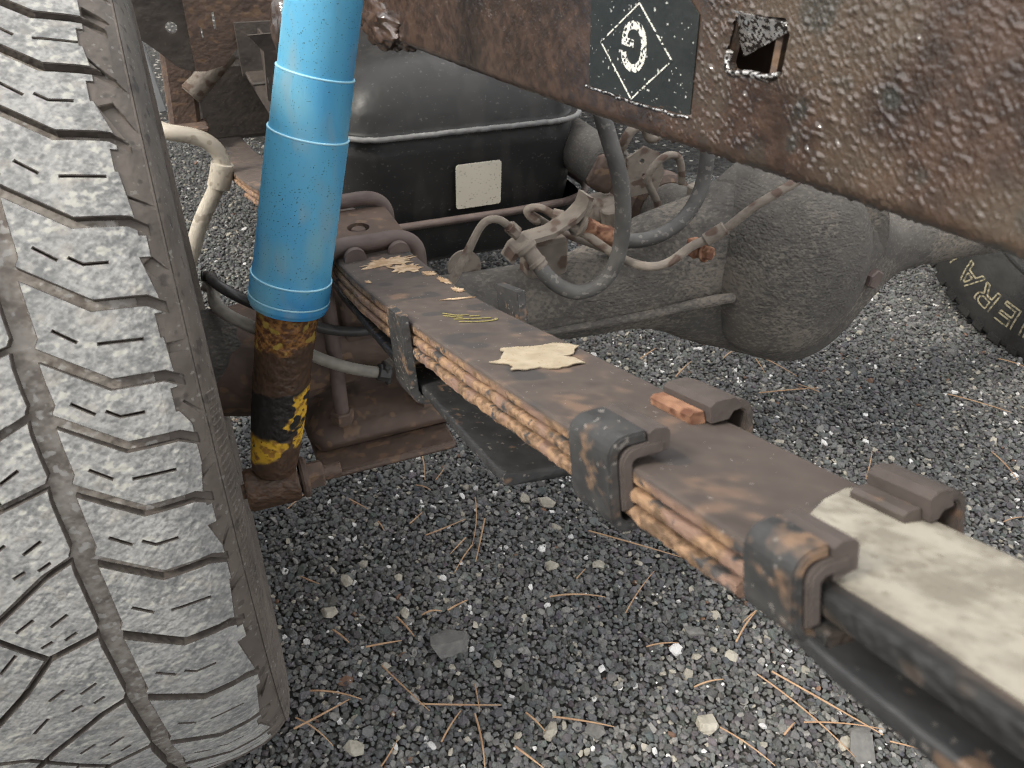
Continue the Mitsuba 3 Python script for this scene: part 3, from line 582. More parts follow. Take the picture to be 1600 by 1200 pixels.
pl = sg.box(-.592, -.042, -.518, .052).buffer(.006).difference(sg.Point(-.553, .008).buffer(.0115))
put('plate', prism(pl, .010, frame((0, 0, .4705), (1, 0, 0), (0, 1, 0))), M_BROWN, seat, 30)
for x in (-.574, -.531): put('tab', prism(sg.Point(x, .481).buffer(.0105).union(sg.box(x-.0105, .472, x+.0105, .481)), .006, frame((0, -.062, 0), (1, 0, 0), (0, 0, 1))), M_UBOLT, seat, 30)
put('center_bolt', cyl((-.553, .008, .466), (-.553, .008, .4795), .0075), M_BROWN, seat)
sp = thing('shock_mount_plate', 'thick rounded brown iron plate under the axle beside the shock absorber', 'bracket')
put('plate', rbox((-.548, .0, .263), (.186, .115, .052), .024), M_BROWN, sp, 50)
put('lip', rbox((-.560, -.020, .2385), (.155, .125, .012), .005), M_BROWN, sp, 50)
for x in (-.6035, -.508):
    for y in (-.052, .062): put('nut', tube([(x, y, .288), (x, y, .300), (x, y, .302)], [.0125, .0125, .011], 6, smooth=False), M_BROWN, sp, 30)
put('spring_seat', rbox((-.555, .0, .405), (.075, .10, .056), .006), M_BROWN, sp, 40)

# ------------------------------------------------------------------ rear axle
axle = thing('rear_axle', 'grey rear axle caked with dried dirt, with bulging differential housing', 'axle')
def zc_(x): return .362-.030*(x+.446)
XS = np.array([-.80, -.62, -.45, -.35, -.29, -.20, -.13, -.08, -.02, .04, .10, .135, .175, .24, .40, .66, .80])
RT = np.array([.043, .043, .043, .043, .050, .088, .105, .125, .135, .132, .112, .085, .056, .042, .040, .040, .040])
RB = np.array([.045, .045, .045, .047, .050, .057, .090, .110, .135, .157, .148, .115, .066, .042, .040, .040, .040])
RR = np.array([.05, .05, .05, .052, .055, .060, .068, .075, .085, .086, .078, .068, .056, .042, .040, .040, .040])
xs = np.linspace(-.80, .80, 480); ph = np.linspace(0, 2*np.pi, 109)[:-1]
ct, cb, cr = (CubicSpline(XS, q_)(xs) for q_ in (RT, RB, RR))
V = []
for x, t, b, r in zip(xs, ct, cb, cr):
    cz, cy = np.sin(ph), np.cos(ph)
    zz_ = np.where(cz > 0, t, b)*np.sign(cz)*np.abs(cz)**.9; yy = r*np.sign(cy)*np.abs(cy)**.9
    V.append(np.stack([x+0*ph, yy, zc_(x)+zz_], -1))
V = np.array(V).reshape(-1, 3); n = len(ph)
i = np.arange(len(xs)-1)[:, None]*n; j = np.arange(n)[None]; k2 = (j+1) % n
Fh = np.concatenate([np.stack([i+j, i+k2, i+n+k2], -1).reshape(-1, 3), np.stack([i+j, i+n+k2, i+n+j], -1).reshape(-1, 3)])
V = V+.0022*(np.stack([meshkit.fbm(V*90, 3, s) for s in (1, 2, 3)], -1)-.5)
put('housing', trimesh.Trimesh(V, Fh, process=False), M_AXLE, axle, True)
def disc_y(cx, cz, rows, n=96, sx=1., sz=1.):
    """Revolved about an axis along y: rows of (y, radius)."""
    a = np.linspace(0, 2*np.pi, n, endpoint=False); m = len(rows)
    V = np.array([[(cx+sx*r*math.cos(t), y, cz+sz*r*math.sin(t)) for t in a] for y, r in rows]).reshape(-1, 3)
    i = np.arange(m-1)[:, None]*n; j = np.arange(n)[None]; k = (j+1) % n
    F = np.concatenate([np.stack([i+j, i+n+k, i+k], -1).reshape(-1, 3), np.stack([i+j, i+n+j, i+n+k], -1).reshape(-1, 3)])
    V = V+.0016*(np.stack([meshkit.fbm(V*90, 3, s) for s in (1, 2, 3)], -1)-.5)
    return trimesh.Trimesh(V, F, process=False)
dome = [(.02, .128), (-.03, .128), (-.052, .127)]+[(-.055-.082*math.sin(a), .126*math.cos(a)**.85) for a in np.linspace(.05, 1.5, 22)]+[(-.1372, .0005)]
put('cover', disc_y(-.024, .372, dome, sx=.86, sz=1.0), M_AXLE, axle, True)
fl_ = [(.03, .124), (-.050, .126), (-.064, .125), (-.068, .121), (-.068, .08)]
put('flange', disc_y(.024, .362, fl_, sx=.90, sz=.99), M_AXLE, axle, 40)
put('rib', tube([(-.40, -.050, .345), (-.30, -.056, .345), (-.22, -.064, .348), (-.15, -.078, .358), (-.125, -.085, .361)], [.003, .005, .006, .007, .006], 12), M_AXLE, axle, True)
put('fill_plug', bolt((.110, -.068, .340), (.12, -.98, .02), .0140, .014), M_UBOLT, axle, 30, label='brown hexagonal fill plug on the differential')
put('clamp_bolt', bolt((-.196, -.103, .440), (.3, -.92, .25), .0080, .008), M_ORANGE, axle, 30, label='small orange rusty bolt under the pipe clamp')
put('clamp', join([rbox((-.202, -.094, .443), (.016, .018, .02), .003)]), M_ORANGE, axle, 30)
put('breather_cap', join([cyl((-.117, .03, .425), (-.119, .03, .462), .0105), cyl((-.117, .03, .415), (-.117, .03, .433), .0085)]), M_DUST, axle, label='round capped breather on top of the axle')
put('end_sleeve', tube([(-.725, 0, .352), (-.70, 0, .354), (-.66, 0, .358), (-.63, 0, .361), (-.58, 0, .365), (-.50, 0, .364)], [.050, .058, .060, .057, .052, .0475], 48), M_BROWN, axle, True)

# brake plumbing
bl = thing('brake_pipe', 'dust-coated steel brake pipe running along the top of the axle housing', 'pipe')
put('pipe', tube([(-.055, -.12, .548), (-.094, -.132, .532), (-.128, -.135, .517), (-.165, -.128, .495), (-.196, -.114, .4635), (-.216, -.107, .453), (-.238, -.106, .4400), (-.258, -.104, .4345), (-.278, -.092, .436), (-.300, -.060, .446), (-.330, -.035, .466)], .0050, 14, 90), M_DUST, bl, True)
put('collar', cyl((-.186, -.119, .4740), (-.204, -.111, .4585), .0078), M_DUST, bl, label='collar on the brake pipe')
h1 = thing('brake_hose', 'thick grey rubber brake hose looping down from under the frame rail', 'hose')
put('hose', tube([(-.335, .02, .70), (-.330, -.04, .65), (-.325, -.075, .598), (-.318, -.085, .570), (-.305, -.09, .531), (-.297, -.09, .488), (-.298, -.09, .452), (-.311, -.085, .418), (-.336, -.08, .407), (-.362, -.07, .4175), (-.377, -.06, .437)], .0085, 22, 120), M_HOSE, h1, True)
put('fitting', join([cyl((-.3745, -.062, .434), (-.389, -.047, .456), .0088), cyl((-.3775, -.060, .4375), (-.3805, -.057, .4420), .0102), cyl((-.386, -.0505, .451), (-.390, -.0465, .457), .0125)]), M_DUST, h1)
h2 = thing('brake_hose', 'second grey rubber hose curving right and up to the frame rail from a rusty fitting', 'hose')
put('hose', tube([(-.145, .0, .62), (-.158, -.03, .565), (-.164, -.04, .528), (-.165, -.042, .498), (-.178, -.045, .467), (-.205, -.048, .447), (-.240, -.046, .4385), (-.278, -.042, .446)], .0085, 22, 90), M_HOSE, h2, True)
put('fitting', tube([(-.272, -.042, .4445), (-.280, -.042, .4465), (-.290, -.040, .451), (-.300, -.038, .456), (-.312, -.036, .462), (-.318, -.035, .465)], [.0085, .0105, .0108, .0095, .0115, .011], 20, 40, wob=.003), M_ORANGE, h2, True, label='scaly rust-orange hose end fitting')
hb = thing('hose_bracket', 'bent dusty steel bracket holding both brake hose ends', 'bracket')
pp = sg.LineString([(-.402, .436), (-.394, .449), (-.380, .4565), (-.352, .4600), (-.325, .473), (-.313, .484), (-.309, .497)]).buffer(.0026, cap_style=2)
put('strip', prism(pp, .026, frame((0, -.030, 0), (1, 0, 0), (0, 0, 1)), -.013), M_DUST, hb, 40)
put('ear', prism(sg.Point(-.389, .452).buffer(.020).union(sg.box(-.409, .425, -.380, .452)), .004, frame((0, -.040, 0), (1, 0, .1), (0, .15, 1))), M_DUST, hb, 30)
put('end_plate', prism(sg.Point(0, 0).buffer(.015).union(sg.box(-.012, 0, .012, .024)), .004, frame((-.317, -.034, .466), (.1, -1, .1), (.4, .1, 1))), M_DUST, hb, 30)
put('foot', rbox((-.345, -.005, .418), (.05, .03, .050), .004), M_DUST, hb, 30)
p1 = thing('brake_line', 'thin bent steel brake line rising left of the hose bracket', 'pipe')
put('pipe', tube([(-.500, -.02, .37), (-.467, -.03, .420), (-.450, -.03, .447), (-.437, -.03, .471), (-.425, -.03, .4835), (-.410, -.03, .4815), (-.398, -.03, .4700), (-.390, -.032, .4620)], [.0052, .0052, .0050, .0042, .0042, .0042, .0046, .006], 14, 70), M_DUST, p1, True)
put('nut', tube([(-.400, -.030, .4735), (-.391, -.031, .4645)], .0072, 6, smooth=False), M_DUST, p1, 30)
p2 = thing('brake_line', 'pair of short bent brake line ends left of the rusty hose fitting', 'pipe')
put('pipe', tube([(-.352, .0, .4605), (-.362, .0, .468), (-.365, .0, .4755), (-.358, -.002, .4780), (-.336, -.008, .468), (-.322, -.018, .464)], .0045, 14, 60), M_DUST, p2, True)
put('pipe', tube([(-.360, .004, .469), (-.345, .004, .4585), (-.319, .0, .441), (-.290, -.01, .428), (-.262, -.025, .415)], .0042, 14, 50), M_DUST, p2, True)
put('nut', join([tube([(-.338, -.008, .4685), (-.328, -.014, .4665)], .0085, 6, smooth=False), cyl((-.327, -.015, .4665), (-.318, -.022, .4655), .0085)]), M_DUST, p2, 30)

# ------------------------------------------------------------------ fuel tank
tank = thing('fuel_tank', 'glossy black plastic fuel tank with a cream label behind the axle', 'fuel tank')
def rrect(x0, x1, y0, y1, r, n=12):
    p = []
    for cx, cy, a0 in ((x1-r, y0+r, -90), (x1-r, y1-r, 0), (x0+r, y1-r, 90), (x0+r, y0+r, 180)):
        p += [(cx+r*math.cos(math.radians(a)), cy+r*math.sin(math.radians(a))) for a in np.linspace(a0, a0+90, n)]
    return np.array(p)
def dense(p, d=.01):
    ring = sg.LinearRing(p); m_ = 240; return np.array([ring.interpolate(t, normalized=True).coords[0] for t in np.linspace(0, 1, m_, endpoint=False)])
rows = [(.235, .040), (.238, .030), (.246, .020), (.26, .012), (.30, .006), (.36, .002), (.395, .0), (.405, .001), (.418, .004), (.4265, .006), (.4295, .004), (.4300, -.006), (.4345, -.006), (.4350, .004), (.440, .0062), (.456, .009), (.478, .016), (.500, .030), (.520, .052), (.534, .085), (.540, .13), (.542, .19)]
V = []
for z, ins in rows:
    p = dense(rrect(-.475+ins, -.045-ins, .445+ins, .98-ins, max(.075-ins*.25, .02)))
    V.append(np.column_stack([p, np.full(len(p), z)]))
n = 240; V = np.array(V)
V[..., 2] += .0  # level
V = V.reshape(-1, 3); m = len(rows)
i = np.arange(m-1)[:, None]*n; j = np.arange(n)[None]; k2 = (j+1) % n
Ft = np.concatenate([np.stack([i+j, i+k2, i+n+k2], -1).reshape(-1, 3), np.stack([i+j, i+n+k2, i+n+j], -1).reshape(-1, 3)])
V = np.vstack([V, V[:n].mean(0), V[-n:].mean(0)]); j = np.arange(n); k2 = (j+1) % n
Ft = np.vstack([Ft, np.stack([k2, j, j*0+len(V)-2], -1), np.stack([(m-1)*n+j, (m-1)*n+k2, j*0+len(V)-1], -1)])
put('shell', trimesh.Trimesh(V, Ft, process=False), M_TANK, tank, 50)
p = dense(rrect(-.4815, -.0385, .4385, .987, .077)); g3 = np.random.default_rng(3); w = .0012*(meshkit.noise(np.column_stack([p*160, p[:, 0]*0]), 2)-.5)
ring = np.column_stack([p, np.full(len(p), .4324)+w*1.3]); put('weld_seam', tube(np.vstack([ring, ring[:2]]), .0046, 8, smooth=False), M_SEAM, tank, True, label='weld seam round the tank, highlight painted into its pale colour')
lab = rrect(-.2935, -.2125, .3035, .3800, .005, 5)
put('label', prism(sg.Polygon(lab), .0011, frame((0, .4475, 0), (1, 0, 0), (0, -.03, 1))), M_LABEL, tank, 30, label='cream square label on the tank face')
for x, z in ((-.302, .391), (-.285, .394), (-.228, .398), (-.204, .398), (-.302, .375), (-.203, .383), (-.302, .300), (-.286, .300), (-.228, .304), (-.211, .306)):
    put('pip', trimesh.creation.icosphere(2, .0022).apply_translation((x, .4475, z)), M_TANK, tank, True)
# carrying tray under the tank with its rolled rim
tray = thing('tank_tray', 'dark steel tray with a rolled dusty rim carrying the fuel tank', 'tray')
p = dense(rrect(-.488, -.020, .425, .99, .085)); ring = np.column_stack([p, np.full(len(p), .2905)])
ring[:, 2] += .006*np.clip((p[:, 0]+.2)/.18, 0, 1)
put('rim', tube(np.vstack([ring, ring[:2]]), .0068, 12, smooth=False), M_UBOLT, tray, True)
V = []
for z, ins in ((.290, .004), (.25, .006), (.222, .014), (.208, .03), (.206, .06)):
    p = dense(rrect(-.488+ins, -.030-ins, .425+ins, .99-ins, .08)); V.append(np.column_stack([p, np.full(len(p), z)]))
m = len(V); V = np.array(V).reshape(-1, 3); i = np.arange(m-1)[:, None]*n; j = np.arange(n)[None]; k2 = (j+1) % n
Ft = np.concatenate([np.stack([i+j, i+n+k2, i+k2], -1).reshape(-1, 3), np.stack([i+j, i+n+j, i+n+k2], -1).reshape(-1, 3)])
c_ = len(V); V = np.vstack([V, V[-n:].mean(0)]); j = np.arange(n); Ft = np.vstack([Ft, np.stack([(m-1)*n+(j+1) % n, (m-1)*n+j, j*0+c_], -1)])
put('pan', trimesh.Trimesh(V, Ft, process=False), M_TANK, tray, 50)

# ------------------------------------------------------------------ frame rail
rail = thing('frame_rail', 'heavy oily rust-brown frame rail crossing the upper right corner', 'frame rail')
RY = np.array([-1.35, -1.0, -.75, -.593, -.569, -.541, -.507, -.458, -.394, -.293, -.169, -.02, .10, .232, .326, .5])
RZ = np.array([.70, .70, .696, .691, .6885, .686, .6825, .6765, .6695, .660, .650, .639, .630, .620, .613, .604])
sB = UnivariateSpline(RY, RZ, s=1e-5)
HT = .165
ys = np.linspace(-1.35, .42, 420)
XO = -.46
hole = sg.Polygon([(-.4215, .7195), (-.4245, .7405), (-.4300, .7425), (-.4575, .7445), (-.4620, .7385), (-.4615, .7225), (-.4580, .7205), (-.4300, .7175), (-.4240, .7170)]).buffer(-.001).buffer(.001)
web = sg.Polygon([(y, float(sB(y))+.009) for y in ys]+[(y, float(sB(y))+HT-.009) for y in ys[::-1]]).difference(hole)
mw = m3.Manifold.extrude(m3.CrossSection([np.array(sg.polygon.orient(web).exterior.coords)[:-1]]+[np.array(r.coords)[:-1] for r in sg.polygon.orient(web).interiors], m3.FillRule.NonZero), .005).to_mesh()
v = np.array(mw.vert_properties[:, :3]); web_m = trimesh.Trimesh(np.stack([XO+.005-v[:, 2], v[:, 0], v[:, 1]], -1), np.array(mw.tri_verts)[:, ::-1], process=False)
def flange(top):
    sec = []
    r = .009
    for a in np.linspace(0, 90, 8): sec.append((XO+r-r*math.cos(math.radians(a)), r-r*math.sin(math.radians(a))))
    sec.append((XO+.07, 0)); sec.append((XO+.07, .005))
    for a in np.linspace(90, 0, 6): sec.append((XO+r-(r-.005)*math.cos(math.radians(a)), r-(r-.005)*math.sin(math.radians(a))))
    sec = np.array(sec); m = len(sec)
    zb = sB(ys); V = np.stack([np.broadcast_to(sec[None, :, 0], (len(ys), m)), np.broadcast_to(ys[:, None], (len(ys), m)), (zb[:, None]+sec[None, :, 1]) if not top else (zb[:, None]+HT-sec[None, :, 1])], -1).reshape(-1, 3)
    i = np.arange(len(ys)-1)[:, None]*m; j = np.arange(m)[None]; k = (j+1) % m
    return trimesh.Trimesh(V, np.concatenate([np.stack([i+j, i+m+j, i+m+k], -1).reshape(-1, 3), np.stack([i+j, i+m+k, i+k], -1).reshape(-1, 3)]), process=False)
web_m.vertices[:, 0] += .0016
put('web', web_m, M_RAIL, rail, False)
put('flange', flange(True), M_RAIL, rail, 50)
# the corroded outer skin: real scabs, blisters and pits
def rail_skin(y0, y1, dy, ds, rough=True):
    yy = np.arange(y0, y1+dy/2, dy); r = .009
    sec = [(XO+.07-t, 0.) for t in np.arange(0, .061, .004)]+[(XO+r-r*math.sin(a), r-r*math.cos(a)) for a in np.linspace(0, math.pi/2, 12)]+[(XO, z) for z in np.arange(r+ds, HT-.012, ds)]
    sec = np.array(sec); nr = np.array([(0, -1.)]*16+[(-math.sin(a), -math.cos(a)) for a in np.linspace(0, math.pi/2, 12)]+[(-1., 0)]*(len(sec)-28))
    m = len(sec); zb = sB(yy); P = np.stack([np.broadcast_to(sec[None, :, 0], (len(yy), m)), np.broadcast_to(yy[:, None], (len(yy), m)), zb[:, None]+sec[None, :, 1]], -1)
    if rough:
        q = P*[1, 1, 1]; f1 = meshkit.fbm(q*130, 3, 1); b1 = meshkit.noise(q*[390, 350, 440], 2); b2 = meshkit.noise(q*[600, 560, 640]+9, 3); z1 = meshkit.fbm(q*26+4, 2, 5)
        sm = lambda a, b, x: np.clip((x-a)/(b-a), 0, 1)**2*(3-2*np.clip((x-a)/(b-a), 0, 1))
        dens = sm(.30, .55, z1)
        b3 = meshkit.noise(q*[210, 190, 240]+17, 6); far = sm(-.40, -.27, P[..., 1]); dens = dens*(1-.8*far); d = (.00024+.0003*far)*(f1-.5)+dens*(1-.45*sm(-.48, -.60, P[..., 1]))*(.0009*sm(.78, .96, b1)+.0011*sm(.66, .90, b2)+.0007*sm(.86, .99, b3))+.00018*(meshkit.noise(q*650+3, 7)-.5)
        # heavier crust on the lower far part
        low = np.clip((P[..., 1]+.30)/.2, 0, 1); d = d+low*.0016*(meshkit.fbm(q*75, 3, 8)-.45)
        # the sticker lies on sound metal
        on = sm(.0, .004, np.minimum(np.minimum(P[..., 1]+.4015, -.285-P[..., 1]), P[..., 2]-(.6815+(-.29-P[..., 1])*.075))); d = d*(1-on)-.0003*on
        P = P+nr[None, :, None].squeeze(2)[..., [0, 0, 1]]*[1, 0, 1]*d[..., None]
    import shapely
    F = []
    i = np.arange(len(yy)-1)[:, None]*m; j = np.arange(m-1)[None]
    a_ = np.stack([i+j, i+m+j, i+m+j+1], -1).reshape(-1, 3); b_ = np.stack([i+j, i+m+j+1, i+j+1], -1).reshape(-1, 3)
    V = P.reshape(-1, 3); F = np.vstack([a_, b_]); cc = V[F].mean(1); ins = shapely.contains_xy(hole, cc[:, 1], cc[:, 2]) & (cc[:, 0] < XO+.004)
    return trimesh.Trimesh(V, F[~ins][:, ::-1], process=False)
put('skin', rail_skin(-.72, .42, .0009, .0009), M_RAIL, rail, True, label='blistered rust-brown outer face of the rail')
put('skin', rail_skin(-1.35, -.719, .01, .01, False), M_RAIL, rail, True)
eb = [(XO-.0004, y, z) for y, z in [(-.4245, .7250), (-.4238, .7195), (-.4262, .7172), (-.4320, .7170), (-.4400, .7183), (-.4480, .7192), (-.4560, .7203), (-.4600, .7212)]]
put('glint_bead', tube(eb, .0014, 10, 70, wob=.0025), M_GLINT, rail, True, label='added ragged bead with painted highlight along the lower edge of the cut hole')  # bead added to carry the white highlight of the hole lip
# torn tongue of metal bent into the hole, and the inner channel seen through it
tg = trimesh.Trimesh(*(lambda m_: (m_.vertices, m_.faces))(prism(sg.Polygon([(-.4225, .0), (-.4600, .0), (-.4585, .004), (-.4310, .0185), (-.4232, .0225)]), .0022, frame((XO+.0016, 0, .7435), (0, 1, 0), (.42, 0, -.9)))), process=False)
for _ in range(4): tg = tg.subdivide()
v = tg.vertices; tg = trimesh.Trimesh(v+.0011*(np.stack([meshkit.fbm(v*420, 2, k_) for k_ in (1, 2, 3)], -1)-.5), tg.faces, process=False)
put('bent_tongue', tg, M_GLINT, rail, True, label='tongue of metal bent into the hole, glints painted into its colour')  # its sparkle is painted as bright flecks in the colour
put('inner_liner', join([rbox((XO+.040, -.42, .760), (.004, .30, .11), .001), prism(sg.Polygon([(.004, .706), (.036, .706), (.036, .76), (.004, .76)]), .003, frame((XO, -.452, 0), (1, .55, 0), (0, 0, 1)))]), M_BROWN, rail, 30)
# sticker
stk = thing('sticker', 'worn black sticker with a white diamond and an upside-down letter G on the frame rail', 'sticker')
SM = frame((XO-.0012, 0, 0), (0, 1, 0), (0, 0, 1))
if SM[0, 2] > 0: SM = SM
sq = [(-.286, .745), (-.2915, .6805), (-.3420, .6835), (-.4010, .6895), (-.3970, .7370), (-.3900, .7410), (-.378, .748)]
def flat(poly, x, h=.0004):
    m_ = [trimesh.creation.extrude_polygon(g, h, engine='earcut') for g in getattr(poly, 'geoms', [poly])]; m_ = join(m_); v = m_.vertices
    return trimesh.Trimesh(np.stack([x-v[:, 2], v[:, 0], v[:, 1]], -1), m_.faces[:, ::-1], process=False)
put('backing', flat(sg.Polygon(sq), XO-.0002), M_STICK, stk, False)
dm = [(-.3420, .7345), (-.3030, .7080), (-.3430, .6842), (-.3790, .7122)]
dl = []
g4 = np.random.default_rng(11)
for a, b in zip(dm, dm[1:]+dm[:1]):
    t = 0
    while t < 1:
        L_ = .05+.09*g4.random(); e = min(1, t+L_); A, B = np.array(a), np.array(b)
        dl.append(sg.LineString([A+(B-A)*t, A+(B-A)*e]).buffer(.00045, cap_style=2)); t = e+.012
put('glint_line', tube([(XO-.0006, y, z) for y, z in [(-.287, .6795), (-.300, .6798), (-.318, .6812), (-.336, .6822), (-.350, .6832), (-.366, .6848), (-.384, .6862), (-.400, .6885)]], .0007, 8, 90, wob=.0012), M_GLINT, stk, True)  # bright bead added in place of the highlight line below the sticker
put('diamond_print', flat(so.unary_union(dl), XO-.0007, .0003), M_PRINT, stk, False, label='thin white diamond outline')
gm = meshkit.text_mesh('G', .0245, .0003, True); v = gm.vertices.copy(); v[:, :2] -= v[:, :2].mean(0)
w_ = np.ptp(v[:, 0]); gz = .7118-v[:, 1]
gy = -.3412+v[:, 0]*(.0265/w_)
put('letter', trimesh.Trimesh(np.stack([XO-.0007-v[:, 2], gy, gz], -1), gm.faces, process=False), M_PRINT, stk, False, label='white letter G printed upside down')
# ragged bracket remains below the far end of the rail
lump = trimesh.creation.icosphere(4, 1.); v = lump.vertices*[.02, .085, .028]; v = v*(1+.9*(meshkit.fbm(lump.vertices*2.6+3, 4, 2)-.5))[:, None]
single('torn_bracket', trimesh.Trimesh(v+[-.452, .215, .636], lump.faces, process=False), M_RAIL, 'ragged rusty metal remains hanging at the far end of the frame rail', 'bracket', smooth=True)

# ------------------------------------------------------------------ behind the shock: brackets, pipe, cables
br = thing('frame_bracket', 'dark pointed steel bracket with a round hole in the upper left background', 'bracket')
poly = sg.Polygon([(-.80, .66), (-.745, .610), (-.734, .578), (-.722, .567), (-.700, .547), (-.679, .524), (-.665, .517), (-.652, .515), (-.652, .70), (-.80, .70)]).difference(sg.Point(-.675, .581).buffer(.0085))
put('plate', prism(poly, .006, frame((0, .70, 0), (1, 0, 0), (0, -.12, 1))), M_DARK, br, 30)
poly = sg.Polygon([(-.652, .515), (-.636, .514), (-.606, .522), (-.596, .536), (-.580, .549), (-.555, .557), (-.50, .562), (-.49, .70), (-.652, .70)]).difference(so.unary_union([sg.box(-.6145, .575, -.6105, .60), sg.box(-.634, .563, -.6315, .579)]))
put('plate', prism(poly, .006, frame((0, .697, 0), (1, 0, 0), (0, -.12, 1))), M_BROWN, br, 30)
bd = np.array([(-.6515, .697, .70), (-.6515, .697, .62), (-.6515, .698, .56), (-.652, .698, .516)]); put('weld_bead', tube(bd, .0045, 10, 80, wob=.006), M_DARK, br, True)
bx = thing('box_bracket', 'dark open box bracket with slots left of the blue shock boot', 'bracket')
put('side', prism(sg.Polygon([(-.608, .60), (-.590, .578), (-.594, .515), (-.575, .504), (-.572, .60)]).difference(so.unary_union([sg.box(-.5905, .530, -.588, .545), sg.box(-.584, .532, -.5815, .548)])), .004, frame((0, .55, 0), (1, .2, 0), (0, -.05, 1))), M_DARK, bx, 30)
put('floor', rbox((-.545, .58, .505), (.07, .08, .005), .002), M_DARK, bx, 30)
put('back', rbox((-.545, .62, .54), (.08, .004, .08), .001), M_DARK, bx, 30)
put('side', rbox((-.553, .56, .54), (.004, .06, .07), .001), M_DARK, bx, 30)
lump = trimesh.creation.icosphere(4, 1.); v = lump.vertices*[.018, .03, .05]; v = v*(1+.5*(meshkit.fbm(lump.vertices*2.2+8, 4, 5)-.5))[:, None]
single('shock_mount', trimesh.Trimesh(v+[-.553, .30, .618], lump.faces, process=False), M_RAIL, 'oily black mounting lug left of the top of the blue boot', 'bracket', smooth=True)
single('hanger_bracket', join([rbox((-.674, .87, .445), (.055, .05, .16), .008, trimesh.transformations.rotation_matrix(.08, [0, 1, 0])[:3, :3]), rbox((-.676, .84, .370), (.07, .06, .012), .004)]), M_BROWN, 'rusty brown spring hanger bracket behind the tyre', 'bracket')
single('cross_tube', cyl((-.662, .85, .425), (-.58, .87, .495), .022), M_DUST, 'greyish tube slanting up behind the pointed bracket', 'tube')
single('body_panel', rbox((-.724, 1.02, .44), (.018, .012, .17), .003, trimesh.transformations.rotation_matrix(-.12, [0, 1, 0])[:3, :3]), M_GREYPANEL, 'narrow pale grey body panel edge beside the tyre', 'panel')
fp = thing('bent_pipe', 'stone-coloured bent pipe with a wide sleeve between tyre and shock', 'pipe')
PP = [(-.725, .62, .4325), (-.702, .60, .4275), (-.679, .60, .421), (-.657, .60, .4085), (-.644, .60, .389), (-.6425, .60, .366), (-.652, .60, .344), (-.671, .60, .314), (-.693, .60, .280), (-.714, .60, .237), (-.738, .60, .186), (-.76, .6, .13)]
put('pipe', tube(PP, .0128, 24, 120), M_PIPE, fp, True)
put('sleeve', tube([(-.6415, .60, .3735), (-.6418, .60, .3725), (-.6475, .60, .353), (-.6552, .60, .334), (-.6548, .60, .335)], [.0140, .0180, .0183, .0182, .0140], 30, smooth=False), M_PIPE, fp, 40, label='short wide sleeve on the bent pipe')
c1 = single('brake_cable', tube([(-.712, .06, .43), (-.703, -.02, .462), (-.691, -.058, .4645), (-.670, -.064, .450), (-.643, -.064, .433), (-.621, -.064, .417), (-.597, -.064, .406), (-.565, -.062, .399), (-.535, -.03, .396)], .0052, 14, 80), M_CABLE, 'smooth black cable passing behind the rusty shock tube', 'cable', smooth=True)
c2 = thing('brake_cable', 'dusty grey cable with a black clamp below the smooth black cable', 'cable')
put('cable', tube([(-.713, .06, .42), (-.705, -.02, .438), (-.693, -.058, .438), (-.674, -.064, .425), (-.653, -.066, .408), (-.625, -.068, .385), (-.595, -.070, .366), (-.560, -.072, .352)], .0062, 14, 80), M_GCABLE, c2, True)
put('clamp', join([cyl((-.565, -.0715, .354), (-.552, -.0725, .349), .0095, 8), rbox((-.556, -.072, .351), (.007, .016, .024), .003)]), M_CABLE, c2, 30)
single('cab_floor', join([rbox((.0, 1.80, .66), (1.80, 1.6, .08), .02), rbox((.0, 1.03, .86), (1.78, .05, .50), .01)]), M_DARK, 'dark underside and rear panel of the cab behind the tank', 'floor')
single('frame_crossmember', join([rbox((-.20, 1.06, .36), (.9, .05, .16), .01), rbox((-.515, 1.0, .48), (.06, .7, .13), .006)]), M_DARK, 'black crossmember in the dark gap behind the shock', 'crossmember')

# ------------------------------------------------------------------ driveline and valve ahead of the axle
ds = thing('drive_shaft', 'dusty drive shaft with a universal joint right of the tank', 'drive shaft')
put('tube', cyl((-.045, .36, .365), (-.045, 1.2, .40), .042, 40), M_AXLE, ds)
put('yoke', join([rbox((-.072, .30, .36), (.016, .07, .05), .006), rbox((-.015, .30, .36), (.016, .07, .05), .006), cyl((-.085, .29, .36), (.0, .29, .36), .012), cyl((-.045, .29, .40), (-.045, .29, .32), .013)]), M_BROWN, ds)
put('flange', cyl((-.04, .20, .352), (-.04, .24, .353), .055, 40), M_BROWN, ds)
put('pinion_nose', tube([(-.04, .05, .35), (-.04, .12, .35), (-.04, .2, .352)], [.085, .06, .045], 40, smooth=False), M_AXLE, ds, 60)
vb = thing('sensing_valve', 'dusty valve bracket with a bent wire loop above the axle', 'valve')
put('plate', prism(sg.Polygon([(-.128, .395), (-.128, .452), (-.100, .466), (-.076, .455), (-.064, .425), (-.075, .40)]).difference(so.unary_union([sg.Point(-.104, .445).buffer(.004), sg.Point(-.098, .424).buffer(.0045)])), .004, frame((0, .14, 0), (1, 0, 0), (0, .1, 1))), M_DUST, vb, 30)
put('loop', tube([(-.112, .115, .395), (-.121, .118, .42), (-.1305, .12, .446), (-.124, .12, .4575), (-.1045, .12, .470), (-.088, .12, .4665), (-.079, .12, .450), (-.0745, .12, .428)], .0052, 14, 80), M_DUST, vb, True)
put('body', join([rbox((-.150, .20, .372), (.05, .05, .04), .010), cyl((-.155, .17, .385), (-.150, .17, .36), .015), cyl((-.14, .16, .36), (-.122, .15, .355), .011)]), M_DUST, vb, 40)
put('clip', tube([(-.137, .22, .44), (-.123, .21, .455), (-.120, .20, .475), (-.105, .2, .488), (-.09, .2, .482), (-.083, .2, .47), (-.070, .2, .47), (-.062, .2, .482)], .0075, 12, 70), M_DUST, vb, True)
